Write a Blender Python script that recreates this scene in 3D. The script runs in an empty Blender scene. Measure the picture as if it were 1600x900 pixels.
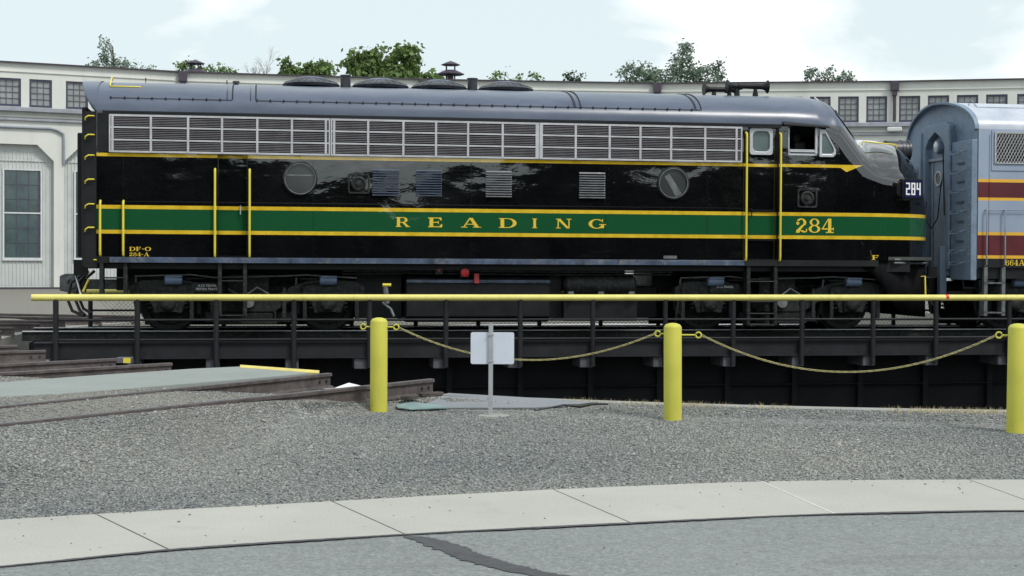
import bpy, math, random
import numpy as np
from math import sin, cos, pi, radians as R
random.seed(7); rng = np.random.default_rng(7)
scn = bpy.context.scene
col = scn.collection

# ------------------------------------------------------------------ helpers
class MB:
    """collects simple shapes and links them as one mesh object; frame=(origin,t,n) maps (a,b,c)"""
    def __init__(s, frame=None): s.v=[]; s.f=[]; s.frame=frame
    def add(s, vs, fs):
        o=len(s.v)
        if s.frame:
            (ox,oy),(tx,ty),(nx,ny)=s.frame
            vs=[(ox+a*tx+b*nx, oy+a*ty+b*ny, c) for a,b,c in vs]
        s.v+=[tuple(p) for p in vs]; s.f+=[tuple(i+o for i in f) for f in fs]
        return s
    def box(s,x0,x1,y0,y1,z0,z1):
        v=[(x,y,z) for z in (z0,z1) for y in (y0,y1) for x in (x0,x1)]
        return s.add(v,[(0,2,3,1),(4,5,7,6),(0,1,5,4),(2,6,7,3),(0,4,6,2),(1,3,7,5)])
    def tube(s,pts,r,n=8,caps=True):
        pts=[np.array(p,float) for p in pts]; rings=[]
        m=len(pts); prev=None
        for i,p in enumerate(pts):
            d=(pts[min(i+1,m-1)]-pts[max(i-1,0)]); d/=np.linalg.norm(d)+1e-12
            if prev is None:
                a=np.array((0,0,1.)) if abs(d[2])<.9 else np.array((1.,0,0))
                u=np.cross(d,a)
            else: u=prev-d*np.dot(prev,d)
            u/=np.linalg.norm(u)+1e-12; prev=u; w=np.cross(d,u)
            rr=r[i] if isinstance(r,(list,tuple)) else r
            rings.append([p+rr*(cos(2*pi*k/n)*u+sin(2*pi*k/n)*w) for k in range(n)])
        v=[q for g in rings for q in g]; f=[]
        for i in range(m-1):
            for k in range(n):
                a=i*n+k; b=i*n+(k+1)%n; f.append((a,b,b+n,a+n))
        if caps: f.append(tuple(range(n))[::-1]); f.append(tuple((m-1)*n+k for k in range(n)))
        return s.add(v,f)
    def lathe(s,c,prof,axis='z',n=24,caps=True):
        v=[];f=[]
        for (r,h) in prof:
            for k in range(n):
                a=2*pi*k/n; p=(r*cos(a),r*sin(a),h)
                if axis=='y': p=(p[0],p[2],p[1])
                if axis=='x': p=(p[2],p[0],p[1])
                v.append((c[0]+p[0],c[1]+p[1],c[2]+p[2]))
        for i in range(len(prof)-1):
            for k in range(n):
                a=i*n+k; b=i*n+(k+1)%n; f.append((a,b,b+n,a+n))
        if caps: f.append(tuple(range(n))[::-1]); f.append(tuple((len(prof)-1)*n+k for k in range(n)))
        return s.add(v,f)
    def prism(s,poly,b0,b1,plane='xz'):
        """poly in (x,z) extruded y b0..b1, or (x,y) extruded z, or (y,z) extruded x"""
        n=len(poly)
        if plane=='xz': g=lambda p,b:(p[0],b,p[1])
        elif plane=='xy': g=lambda p,b:(p[0],p[1],b)
        else: g=lambda p,b:(b,p[0],p[1])
        v=[g(p,b0) for p in poly]+[g(p,b1) for p in poly]
        f=[tuple(range(n)),tuple(range(2*n-1,n-1,-1))]+[(i,i+n,(i+1)%n+n,(i+1)%n) for i in range(n)]
        return s.add(v,f)
    def build(s,name,mat,parent=None,smooth=None,bevel=0,matrix=None):
        me=bpy.data.meshes.new(name); me.from_pydata([tuple(map(float,p)) for p in s.v],[],s.f); me.update()
        import bmesh
        if len(s.f)<60000:
            bm=bmesh.new(); bm.from_mesh(me); bmesh.ops.recalc_face_normals(bm,faces=bm.faces); bm.to_mesh(me); bm.free()
        if smooth is not None:
            me.shade_smooth(); me.set_sharp_from_angle(angle=R(smooth))
        o=bpy.data.objects.new(name,me); col.objects.link(o)
        if mat: me.materials.append(mat)
        if parent: o.parent=parent
        if bevel:
            b=o.modifiers.new('Bevel','BEVEL'); b.width=bevel; b.segments=2; b.limit_method='ANGLE'; b.angle_limit=R(40)
        return o
def tag(o,label=None,cat=None,group=None,kind=None):
    if label: o['label']=label
    if cat: o['category']=cat
    if group: o['group']=group
    if kind: o['kind']=kind
    return o
def empty(name,loc=(0,0,0),rz=0,parent=None):
    o=bpy.data.objects.new(name,None); col.objects.link(o); o.location=loc; o.rotation_euler=(0,0,rz); o.empty_display_size=.2
    if parent: o.parent=parent
    return o
def copy_tree(o,parent=None):
    kids=list(o.children); c=o.copy(); col.objects.link(c)
    if parent: c.parent=parent
    for k in kids: copy_tree(k,c)
    return c

# ------------------------------------------------------------------ materials
class NG:
    def __init__(s,name):
        s.m=bpy.data.materials.new(name); s.m.use_nodes=True; s.t=s.m.node_tree; s.n=s.t.nodes; s.l=s.t.links
        s.b=s.n['Principled BSDF']; s.tc=s.n.new('ShaderNodeTexCoord')
    def lk(s,a,b): s.l.new(a,b)
    def math(s,op,a,b=0.0,c=None,clamp=False):
        n=s.n.new('ShaderNodeMath'); n.operation=op; n.use_clamp=clamp
        for i,x in enumerate((a,b,c)):
            if x is None: continue
            if isinstance(x,(int,float)): n.inputs[i].default_value=x
            else: s.lk(x,n.inputs[i])
        return n.outputs[0]
    def noise(s,scale,detail=4,rough=.55,coord='Object',vec=None,dist=0):
        n=s.n.new('ShaderNodeTexNoise'); n.inputs['Scale'].default_value=scale; n.inputs['Detail'].default_value=detail
        n.inputs['Roughness'].default_value=rough; n.inputs['Distortion'].default_value=dist
        s.lk(vec if vec is not None else s.tc.outputs[coord],n.inputs['Vector']); return n.outputs['Fac']
    def stretch(s,v,coord='Object'):
        n=s.n.new('ShaderNodeMapping'); n.inputs['Scale'].default_value=v; s.lk(s.tc.outputs[coord],n.inputs['Vector']); return n.outputs[0]
    def ramp(s,fac,stops):
        n=s.n.new('ShaderNodeValToRGB'); e=n.color_ramp.elements
        while len(e)<len(stops): e.new(.5)
        for i,(p,c) in enumerate(stops):
            e[i].position=p; e[i].color=(*c,1) if len(c)==3 else c
        s.lk(fac,n.inputs[0]); return n.outputs[0]
    def mix(s,f,a,b,mode='MIX'):
        n=s.n.new('ShaderNodeMix'); n.data_type='RGBA'; n.blend_type=mode
        for inp,x in ((n.inputs[0],f),(n.inputs[6],a),(n.inputs[7],b)):
            if isinstance(x,(int,float)): inp.default_value=x
            elif isinstance(x,tuple): inp.default_value=(*x[:3],1)
            else: s.lk(x,inp)
        return n.outputs[2]
    def bump(s,h,strength=.3,dist=.01,prev=None):
        n=s.n.new('ShaderNodeBump'); n.inputs['Strength'].default_value=strength; n.inputs['Distance'].default_value=dist
        s.lk(h,n.inputs['Height'])
        if prev is not None: s.lk(prev,n.inputs['Normal'])
        return n.outputs[0]
    def set(s,color=None,rough=None,metal=None,normal=None,spec=None,coat=None):
        for k,x in (('Base Color',color),('Roughness',rough),('Metallic',metal),('Normal',normal),('Specular IOR Level',spec),('Coat Weight',coat)):
            if x is None: continue
            i=s.b.inputs[k]
            if isinstance(x,(int,float)): i.default_value=x
            elif isinstance(x,tuple): i.default_value=(*x[:3],1)
            else: s.lk(x,i)
        return s.m
def mk(name,c,rough=.6,metal=0,var=.25,scale=3,bump=0,bscale=40,spec=.5,dirt=None,coat=None):
    g=NG(name); n=g.noise(scale,5,.6)
    lo=tuple(x*(1-var) for x in c); hi=tuple(min(1,x*(1+var)) for x in c)
    cc=g.ramp(n,[(.3,lo),(.7,hi)])
    if dirt:
        d=g.noise(scale*2.3,6,.7); cc=g.mix(g.ramp(d,[(.5,(0,0,0)),(.68,(1,1,1))]),cc,dirt)
    nb=g.bump(g.noise(bscale,4),bump,.01) if bump else None
    rr=g.math('MULTIPLY_ADD',n,.2,rough-.1,clamp=True)
    return g.set(cc,rr,metal,nb,spec,coat)

M={}
M['yellow_pipe']=mk('yellow_pipe_paint',(.66,.60,.19),.45,var=.10,scale=2,bump=.05,dirt=None)
M['post_yellow']=mk('bollard_paint',(.54,.52,.10),.6,var=.09,scale=3,bump=.12,bscale=25)
def worn(name,c):
    g=NG(name); n=g.noise(3,5); cc=g.ramp(n,[(.3,tuple(x*.90 for x in c)),(.7,tuple(min(1,x*1.07) for x in c))])
    ch=g.noise(26,4,.6,vec=g.stretch((1,1,.6))); cc=g.mix(g.math('MULTIPLY',g.ramp(ch,[(.69,(0,0,0)),(.71,(1,1,1))]),.8),cc,(.12,.08,.05))
    sc=g.noise(7,5,.7,vec=g.stretch((1,1,.25))); cc=g.mix(g.math('MULTIPLY',g.ramp(sc,[(.56,(0,0,0)),(.70,(1,1,1))]),.25),cc,(.30,.28,.12))
    return g.set(cc,.55,0,g.bump(ch,.15,.004))
M['post_yellow']=worn('bollard_paint_worn',(.53,.51,.065)); M['yellow_pipe']=worn('yellow_pipe_worn',(.72,.66,.19))
M['grab_yellow']=mk('grab_yellow_paint',(.72,.60,.06),.4,var=.08)
M['black_metal']=mk('black_metal',(.009,.010,.012),.5,spec=.3,var=.4,scale=4,bump=.15)
M['truck_black']=mk('truck_black',(.010,.012,.012),.6,var=.6,scale=6,bump=.5,bscale=18,spec=.35,dirt=(.042,.048,.046))  # dirt blotches lightened to carry the frames' grey-green highlights too
M['deck_black']=mk('turntable_black',(.012,.013,.016),.6,var=.4,scale=2,bump=.2,spec=.3,dirt=(.02,.02,.023))
M['deck_top']=mk('deck_top_black',(.012,.012,.013),.95,var=.5,scale=3,bump=.4,spec=0)
M['girder']=mk('girder_black',(.007,.008,.010),.7,spec=.2,var=.5,scale=1.5,bump=.3)
M['block']=mk('block_grey',(.075,.078,.09),.8,var=.4,scale=5,bump=.4)
M['steel']=mk('bright_steel',(.55,.55,.56),.35,metal=.6,var=.12,scale=8)
M['alu']=mk('grille_aluminium',(.52,.52,.54),.42,metal=.35,var=.15,scale=4)
M['grille_back']=mk('grille_backing',(.02,.016,.022),.7,var=.5,scale=6)
M['sill']=mk('sill_blue_grey',(.06,.085,.14),.3,var=.5,scale=2.5,dirt=(.16,.17,.18))  # blue-grey of the reflected sky put into the base colour
M['bluegrey_top']=mk('brake_cylinder_paint',(.12,.17,.26),.35,var=.2)
M['louvre_blue']=mk('louvre_blue_grey',(.12,.15,.21),.35,metal=.3,var=.2,scale=9)
M['louvre_grey']=mk('louvre_grey',(.30,.31,.33),.4,metal=.4,var=.2,scale=9)
M['slat']=mk('slat_grey',(.27,.26,.28),.5,metal=.3,var=.2,scale=5)
M['gasket']=mk('rubber',(.02,.02,.02),.6)
M['white_frame']=mk('window_frame_pale',(.55,.57,.60),.35,metal=.3,var=.08)
M['red']=mk('red_paint',(.6,.02,.03),.4,var=.1)
M['darkred']=mk('dull_red_paint',(.28,.03,.03),.5,var=.2)
M['galv']=mk('galvanised',(.42,.44,.46),.45,metal=.3,var=.12,scale=12)
M['sign_back']=mk('sign_back_aluminium',(.62,.67,.76),.4,metal=.05,var=.04,scale=6)
M['rail']=mk('rail_rust',(.085,.070,.068),.7,var=.4,scale=6,bump=.4,dirt=(.045,.036,.038))
M['rail_top']=mk('rail_head_steel',(.13,.12,.13),.5,metal=.4,var=.3,scale=4)
M['railshine']=mk('rail_polished',(.75,.75,.78),.3,metal=.3,var=.1)
M['tie']=mk('tie_wood',(.06,.05,.045),.9,var=.5,scale=8,bump=.8)
M['coupler']=mk('coupler_grey',(.13,.14,.145),.55,metal=.2,var=.4,scale=9,bump=.4)
M['seat']=mk('cab_interior',(.05,.055,.05),.7,var=.4)
M['lamp']=mk('lamp_glass',(.5,.52,.55),.08,metal=.3,var=.1)
M['white']=mk('white_paint',(.80,.80,.82),.5,var=.03)
M['boardblue']=mk('number_board_glass',(.012,.014,.06),.15,var=.2)
M['gold']=mk('gold_lettering',(.72,.50,.035),.4,var=.05)
M['teal']=mk('teal_board',(.17,.25,.245),.6,var=.25,scale=9)
M['dry']=mk('dry_grass',(.45,.38,.22),.8,var=.35,scale=9)
M['weed']=mk('weed_green',(.10,.14,.05),.8,var=.35,scale=9)

def glass(name,c,rough=.06,wave=.0,spec=.8):
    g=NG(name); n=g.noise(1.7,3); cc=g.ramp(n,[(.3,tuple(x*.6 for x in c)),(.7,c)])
    nb=g.bump(g.noise(.9,2),wave,.05) if wave else None
    return g.set(cc,rough,0,nb,spec)
M['glass']=glass('dark_window_glass',(.03,.035,.037),.08,.05)
M['cabglass']=glass('greenish_cab_glass',(.13,.18,.18),.12,.02,.6)
M['portglass']=glass('porthole_glass',(.045,.05,.05),.1,.05)
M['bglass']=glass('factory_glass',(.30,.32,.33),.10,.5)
M['bglass_low']=glass('door_glass',(.075,.115,.12),.15,.15)

def sepxyz(g,coord='Object'):
    n=g.n.new('ShaderNodeSeparateXYZ'); g.lk(g.tc.outputs[coord],n.inputs[0]); return n.outputs
def band(g,z,a,b): return g.math('MULTIPLY',g.math('GREATER_THAN',z,a),g.math('LESS_THAN',z,b))
def livery():
    g=NG('black_green_livery'); x,y,z=sepxyz(g)
    n=g.noise(1.1,5,.6)
    black=g.ramp(n,[(.35,(.003,.003,.004)),(.7,(.006,.006,.0075))])
    roofc=g.ramp(g.noise(2.2,6,.65,vec=g.stretch((.35,1,1))),[(.3,(.055,.073,.115)),(.7,(.10,.125,.18))])  # weathered roof grey with the blue sky reflection put into it
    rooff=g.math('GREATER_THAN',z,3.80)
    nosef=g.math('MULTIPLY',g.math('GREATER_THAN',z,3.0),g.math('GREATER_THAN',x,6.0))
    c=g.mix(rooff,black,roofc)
    c=g.mix(band(g,z,1.765,2.125),c,(.012,.085,.033))
    yel=(.72,.49,.03)
    yel2=g.ramp(g.noise(6,4),[(.3,(.62,.40,.02)),(.7,(.80,.56,.05))])
    b=g.math('MAXIMUM',band(g,z,1.700,1.765),band(g,z,2.125,2.190))
    # upper pin stripe with its arrow head by the nose
    low=g.math('ADD',3.022,g.math('MULTIPLY',g.math('GREATER_THAN',x,6.16),
        g.math('SUBTRACT',g.math('MULTIPLY',g.math('ABSOLUTE',g.math('SUBTRACT',x,6.27)),.30),.085)))
    low=g.math('MINIMUM',low,g.math('ADD',3.022,g.math('MULTIPLY',g.math('GREATER_THAN',x,6.27),1.0)))
    lw=g.math('ADD',g.math('MULTIPLY',g.math('SUBTRACT',x,6.16),g.math('MULTIPLY',g.math('GREATER_THAN',x,6.16),-.55)),3.022)
    # triangle: widening 6.16->6.27 then tapering to the stripe's end at 6.60
    w1=g.math('MULTIPLY',g.math('SUBTRACT',x,6.15),.62,clamp=True)      # grows
    w2=g.math('MULTIPLY',g.math('SUBTRACT',6.60,x),.40)                   # shrinks (whole height)
    bot1=g.math('SUBTRACT',3.022,w1)
    bot2=g.math('SUBTRACT',3.078,w2)
    bot=g.math('MAXIMUM',bot1,bot2)
    bot=g.math('MAXIMUM',bot,g.math('ADD',2.9,0.0))
    isx=g.math('LESS_THAN',x,6.60)
    st=g.math('MULTIPLY',g.math('MULTIPLY',g.math('GREATER_THAN',z,bot),g.math('LESS_THAN',z,3.078)),isx)
    b=g.math('MAXIMUM',b,st)
    b=g.math('MULTIPLY',b,g.math('GREATER_THAN',x,-7.22))
    c=g.mix(b,c,yel2)
    # end face stays black
    rough=g.math('MULTIPLY_ADD',n,.05,.015)
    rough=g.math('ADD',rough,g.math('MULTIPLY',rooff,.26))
    wav=g.bump(g.noise(1.0,2.0,.45,vec=g.stretch((.8,1,1.3))),.22,.05)
    wav=g.bump(g.noise(3.2,3,.5,vec=g.stretch((.6,1,1.2))),.07,.03,prev=wav)
    g.b.inputs['Coat Roughness'].default_value=.02; g.b.inputs['Coat IOR'].default_value=1.8; g.lk(wav,g.b.inputs['Coat Normal'])
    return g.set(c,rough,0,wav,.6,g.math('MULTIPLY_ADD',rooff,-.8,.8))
M['livery']=livery()
M['loco_black']=NG('loco_gloss_black').set((.006,.006,.008),.18,0,None,.5)
def roofm():
    g=NG('roof_fitting_black'); n=g.noise(5,4)
    return g.set(g.ramp(n,[(.3,(.015,.016,.022)),(.7,(.05,.055,.07))]),.4)
M['fitting']=roofm()
def car_livery():
    g=NG('grey_maroon_livery'); x,y,z=sepxyz(g); n=g.noise(1.5,5)
    grey=g.ramp(n,[(.3,(.27,.33,.43)),(.7,(.32,.38,.48))])
    mar=g.ramp(n,[(.3,(.085,.012,.018)),(.7,(.12,.02,.026))])
    ye=(.75,.42,.04)
    roofc=g.ramp(g.noise(3,5),[(.3,(.36,.40,.48)),(.7,(.50,.54,.61))])
    c=g.mix(g.math('GREATER_THAN',z,3.80),grey,roofc)
    c=g.mix(band(g,z,2.51,2.80),c,mar); c=g.mix(band(g,z,1.42,1.80),c,mar)
    c=g.mix(band(g,z,2.80,2.86),c,ye); c=g.mix(band(g,z,2.455,2.51),c,ye)
    c=g.mix(band(g,z,1.80,1.86),c,ye); c=g.mix(band(g,z,1.36,1.42),c,ye)
    c=g.mix(g.math('LESS_THAN',z,1.36),c,(.012,.012,.015))
    return g.set(c,.32,0,g.bump(g.noise(1.6,2),.12,.04))
M['car_livery']=car_livery()
M['car_end']=mk('car_end_shaded_grey',(.17,.235,.32),.5,var=.16,scale=2,bump=.15,dirt=(.12,.16,.21))  # livery grey darkened in the colour, as the end face lies in shade
M['car_end_dark']=mk('car_end_shadow_grey',(.08,.11,.15),.6,var=.2)

# building
def wallm():
    g=NG('cream_painted_wall'); n=g.noise(.5,6,.6); s=g.noise(1.2,5,.65,vec=g.stretch((1,1,.15)))
    c=g.ramp(n,[(.3,(.60,.615,.58)),(.7,(.66,.675,.64))])
    c=g.mix(g.math('MULTIPLY',g.ramp(s,[(.5,(0,0,0)),(.75,(1,1,1))]),.35),c,(.42,.42,.38))
    return g.set(c,.75,0,g.bump(g.noise(12,5),.15,.02))
M['wall']=wallm()
M['panel']=mk('ribbed_panel_paint',(.52,.55,.54),.6,var=.06,scale=1,dirt=(.45,.48,.47))
M['ledge']=mk('ledge_grey',(.30,.31,.36),.6,var=.25,scale=2)
M['trim_dark']=mk('trim_purple_brown',(.055,.045,.065),.6,var=.3,scale=4)
M['sash']=mk('window_sash_dark',(.05,.048,.085),.55,var=.3,scale=6)
M['muntin']=mk('window_muntin_grey',(.085,.085,.10),.6,var=.2)
M['sill_pale']=mk('window_sill_pale',(.60,.62,.63),.6,var=.08)
M['conduit']=mk('conduit_grey',(.25,.28,.33),.5,var=.15)
M['roof_tar']=mk('tar_roof',(.06,.06,.065),.9,var=.3)
def concrete(name,c,sc=.9,spots=True,b=.15):
    g=NG(name); n=g.noise(sc,7,.62); n2=g.noise(60,3,.6)
    cc=g.ramp(n,[(.28,tuple(x*.90 for x in c)),(.72,tuple(x*1.07 for x in c))])
    cc=g.mix(.10,cc,g.ramp(n2,[(.35,(.25,.25,.24)),(.65,(1,1,.97))]),'OVERLAY')
    cc=g.mix(g.math('MULTIPLY',g.ramp(g.noise(2.4,7,.72,dist=.6),[(.58,(0,0,0)),(.70,(1,1,1))]),.22),cc,tuple(x*.55 for x in c))
    if spots:
        v=g.n.new('ShaderNodeTexVoronoi'); v.inputs['Scale'].default_value=3.1; g.lk(g.tc.outputs['Object'],v.inputs['Vector'])
        sp=g.math('LESS_THAN',v.outputs['Distance'],.028)
        cc=g.mix(g.math('MULTIPLY',sp,.75),cc,(.10,.10,.10))
    return g.set(cc,.8,0,g.bump(n2,b,.005))
M['sidewalk']=concrete('sidewalk_concrete',(.375,.370,.335))
M['coping']=concrete('coping_concrete',(.27,.27,.24),2,False,.4)
M['pitwall']=concrete('pit_wall_concrete',(.78,.78,.80),.6,False,.3)
M['pitfloor']=mk('pit_floor',(.07,.065,.06),.9,var=.4,scale=1,bump=.6)
M['slab']=concrete('walkway_concrete',(.235,.26,.25),1.3,False,.3)
M['plate']=concrete('grey_plate',(.20,.215,.235),1.6,False,.2)
M['yedge']=mk('yellow_edge_paint',(.66,.55,.15),.6,var=.15,scale=5)
def asphalt():
    g=NG('old_asphalt'); n=g.noise(.7,6,.6); v=g.n.new('ShaderNodeTexVoronoi'); v.inputs['Scale'].default_value=110; g.lk(g.tc.outputs['Object'],v.inputs['Vector'])
    sep=g.n.new('ShaderNodeSeparateXYZ'); g.lk(v.outputs['Color'],sep.inputs[0])
    c=g.ramp(n,[(.3,(.145,.162,.158)),(.7,(.180,.198,.193))])
    sp=g.ramp(sep.outputs[0],[(0,(.07,.08,.08)),(.35,(.165,.185,.18)),(.8,(.215,.235,.23)),(.97,(.44,.46,.45))])
    c=g.mix(.42,c,sp)
    c=g.mix(.25,c,g.ramp(g.noise(28,4,.7),[(.35,(.08,.09,.09)),(.65,(.38,.40,.39))]))
    c=g.mix(g.math('MULTIPLY',g.ramp(g.noise(1.6,6,.7,vec=g.stretch((.35,2.2,1)),dist=.4),[(.56,(0,0,0)),(.64,(1,1,1))]),.28),c,(.10,.105,.10))
    return g.set(c,.85,0,g.bump(sep.outputs[1],.35,.004))
M['asphalt']=asphalt()
M['tar']=mk('tar_sealer',(.055,.052,.062),.7,var=.35,scale=14,bump=.5)
def gravelm():
    g=NG('crushed_gravel')
    def vor(sc,rand=1):
        v=g.n.new('ShaderNodeTexVoronoi'); v.inputs['Scale'].default_value=sc; g.lk(g.tc.outputs['Object'],v.inputs['Vector']); return v
    v=vor(60); sep=g.n.new('ShaderNodeSeparateXYZ'); g.lk(v.outputs['Color'],sep.inputs[0])
    c=g.ramp(sep.outputs[0],[(0,(.05,.055,.06)),(.3,(.145,.155,.15)),(.7,(.235,.24,.23)),(1,(.42,.42,.40))])
    big=g.noise(.45,5,.6)
    c=g.mix(g.math('MULTIPLY',g.ramp(big,[(.42,(0,0,0)),(.62,(1,1,1))]),.5),c,(.20,.175,.135),'MULTIPLY') if False else g.mix(g.math('MULTIPLY',g.ramp(big,[(.45,(0,0,0)),(.65,(1,1,1))]),.4),c,(.23,.205,.165))
    aa=g.n.new('ShaderNodeAttribute'); aa.attribute_name='dirt'; dn=g.ramp(g.noise(24,6,.75),[(.3,(.15,.14,.115)),(.7,(.30,.28,.24))])
    c=g.mix(g.math('MULTIPLY',aa.outputs['Fac'],.75),c,dn)
    h=g.math('ADD',g.math('SUBTRACT',1,v.outputs['Distance']),g.math('MULTIPLY',g.noise(90,3),.4))
    return g.set(c,.9,0,g.bump(h,.9,.02))
M['gravel']=gravelm()
def stonem():
    g=NG('gravel_stones'); a=g.n.new('ShaderNodeAttribute'); a.attribute_name='tone'
    c=g.ramp(a.outputs['Fac'],[(0,(.06,.07,.10)),(.2,(.14,.155,.16)),(.5,(.225,.235,.225)),(.8,(.31,.305,.28)),(.96,(.38,.38,.36)),(1,(.72,.72,.70))])
    return g.set(c,.85,0,g.bump(g.noise(120,2),.3,.004))
M['stones']=stonem()
def leafm(name,c):
    g=NG(name); oi=g.n.new('ShaderNodeObjectInfo'); n=g.noise(1.6,4)
    cc=g.ramp(n,[(.3,tuple(x*.55 for x in c)),(.7,tuple(x*1.35 for x in c))])
    g.set(cc,.6,0,None,.3)
    tr=g.n.new('ShaderNodeBsdfTranslucent'); g.lk(cc,tr.inputs['Color'])
    mx=g.n.new('ShaderNodeMixShader'); mx.inputs[0].default_value=.3
    g.lk(g.b.outputs[0],mx.inputs[1]); g.lk(tr.outputs[0],mx.inputs[2]); g.lk(mx.outputs[0],g.n['Material Output'].inputs['Surface'])
    return g.m
M['leaf']=leafm('leaf_green',(.15,.23,.075)); M['leaf_grey']=leafm('leaf_grey_green',(.20,.27,.20)); M['leaf_dark']=leafm('leaf_dark_green',(.05,.085,.035)); M['leaf_back']=leafm('leaf_shaded_green',(.025,.04,.018))
M['bark']=mk('bark',(.09,.075,.06),.9,var=.3,scale=5,bump=.6)
M['bark_pale']=mk('bark_pale',(.30,.26,.23),.9,var=.2,scale=5)

# ------------------------------------------------------------------ layout constants
ZC=1.23; YAW=R(9.4); ca,sa=cos(YAW),sin(YAW)
OX,OY=-1.6*sa,27.1+1.6*ca          # middle of the train's track, rail top is z=0
PC=(5.90,29.70); PR=15.2            # turntable pit
def t2w(s,y): return (OX+s*ca-y*sa, OY+s*sa+y*ca)

# ------------------------------------------------------------------ serif glyphs
def ring(cx,cy,rx,ry,tx,ty,a0=0,a1=360,n=20):
    o=[];i=[]
    for k in range(n+1):
        a=R(a0+(a1-a0)*k/n)
        o.append((cx+rx*cos(a),cy+ry*sin(a))); i.append((cx+(rx-tx)*cos(a),cy+(ry-ty)*sin(a)))
    return [[o[k],o[k+1],i[k+1],i[k]] for k in range(n)]
def bx(x0,x1,y0,y1): return [[(x0,y0),(x1,y0),(x1,y1),(x0,y1)]]
def glyph(ch):
    S=.25; s=.075
    if ch=='I': return .5, bx(.12,.38,s,1-s)+bx(0,.5,0,s)+bx(0,.5,1-s,1)
    if ch in 'EF':
        g=bx(.1,.35,s,1-s)+bx(0,.9,1-s*1.2,1)+bx(.35,.7,.46,.55)+bx(.66,.72,.34,.66)+[[(.84,.72),(.92,.70),(.9,1-s),(.72,1-s)]]
        if ch=='E': g+=bx(0,.95,0,s*1.2)+[[(.88,.30),(.97,.32),(.95,s),(.75,s)]]
        else: g+=bx(0,.5,0,s)
        return 1.0,g
    if ch=='R':
        return 1.15, bx(.1,.35,s,1-s)+bx(0,.62,1-s,1)+bx(0,.46,0,s)+bx(.35,.62,.44,.52)+ring(.62,.72,.33,.28,.22,.08,-90,90,12)+[[(.5,.46),(.74,.46),(1.06,.06),(.82,.06)]]+bx(.80,1.15,0,s)
    if ch=='D':
        return 1.25, bx(.12,.37,s,1-s)+bx(0,.6,1-s,1)+bx(0,.6,0,s)+ring(.6,.5,.62,.5,.26,.075,-90,90,16)
    if ch=='A':
        return 1.4, [[(.16,s),(.26,s),(.68,1),(.58,1)]]+[[(.56,1),(.80,1),(1.24,s),(.94,s)]]+bx(.34,.98,.30,.38)+bx(0,.44,0,s)+bx(.82,1.4,0,s)
    if ch=='N':
        return 1.2, bx(.14,.23,s,1-s)+bx(.97,1.06,.0,1-s)+[[(.12,1-s),(.40,1-s),(1.06,0),(.84,0)]]+bx(0,.40,1-s,1)+bx(0,.38,0,s)+bx(.82,1.2,1-s,1)
    if ch=='G':
        return 1.3, ring(.6,.5,.6,.5,.26,.075,45,330,22)+bx(.92,1.14,.06,.40)+bx(.78,1.3,.40,.40+s)+[[(.98,.68),(1.06,.68),(1.06,1),(1.0,1)]]
    if ch=='O': return 1.25, ring(.62,.5,.62,.5,.27,.075,0,360,26)
    if ch=='-': return .5, bx(.08,.42,.42,.56)
    if ch=='.': return .3, bx(.05,.25,.42,.6)
    if ch=='2':
        return .9, ring(.43,.70,.37,.30,.20,.08,-35,150,14)+[[(.50,.56),(.74,.62),(.34,.16),(.06,.16)]]+[[(.04,.0),(.30,.0),(.38,.17),(.08,.2)]]+[[(.28,.17),(.62,.0),(.84,.08),(.45,.19)]]+[[(.76,.05),(.84,.05),(.88,.28),(.80,.28)]]+ring(.17,.66,.12,.12,.119,.119,0,360,10)
    if ch=='8':
        return .9, ring(.45,.74,.36,.26,.17,.065,0,360,22)+ring(.45,.27,.43,.27,.20,.065,0,360,22)
    if ch=='4':
        return .95, bx(.50,.74,s,1)+bx(.34,.92,0,s)+[[(.02,.26),(.12,.26),(.56,.99),(.50,1)]]+bx(.02,.92,.24,.32)+bx(.86,.92,.18,.38)
    if ch=='6':
        return .9, ring(.45,.30,.42,.30,.19,.065,0,360,22)+ring(.56,.50,.53,.50,.22,.07,95,190,12)+ring(.70,.80,.12,.12,.119,.119,0,360,10)
    return .5,[]
def word(mb,items,z0,h,yp,frame=None):
    """items: (char, s0, s1) each glyph is fitted between s0..s1; pieces step outward by fractions of a mm"""
    k=0
    for ch,a,b in items:
        w,polys=glyph(ch); sx=(b-a)/w
        for p in polys:
            d=yp-.0015-(k%23)*.00018; k+=1
            pts=[(a+q[0]*sx, z0+q[1]*h) for q in p]
            mb.add([(q[0],d,q[1]) for q in pts],[tuple(range(len(pts)))])
def spaced(txt,s0,s1,gap=.12):
    ws=[glyph(c)[0] for c in txt]; tot=sum(ws)+gap*(len(txt)-1); k=(s1-s0)/tot; x=s0; out=[]
    for c,w in zip(txt,ws): out.append((c,x,x+w*k)); x+=(w+gap)*k
    return out

# ================================================================== LOCOMOTIVE
loco=empty('diesel_locomotive',(OX,OY,0),YAW)
tag(loco,'black and green diesel locomotive with yellow stripes and bulldog nose standing on the turntable','locomotive')
W=1.6; SILL=1.31
def lerp(x,tab):
    if x<=tab[0][0]: return tab[0][1]
    for (a,fa),(b,fb) in zip(tab,tab[1:]):
        if x<=b: return fa+(fb-fa)*(x-a)/(b-a)
    return tab[-1][1]
T_T=[(-7.4,4.43),(5.75,4.46),(6.02,4.43),(6.12,4.36),(6.30,4.15),(6.45,3.95),(6.60,3.76),(6.72,3.69),(6.9,3.68),(7.3,3.67),(7.6,3.62),(7.8,3.54),(7.95,3.41),(8.05,3.26),(8.14,3.07),(8.20,2.88),(8.26,2.6),(8.34,2.2)]
T_B=[(5.66,3.80),(5.9,3.66),(6.1,3.46),(6.35,3.14),(6.6,2.88),(7.0,2.74),(7.5,2.68),(7.9,2.48),(8.15,2.25),(8.34,1.9)]
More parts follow.
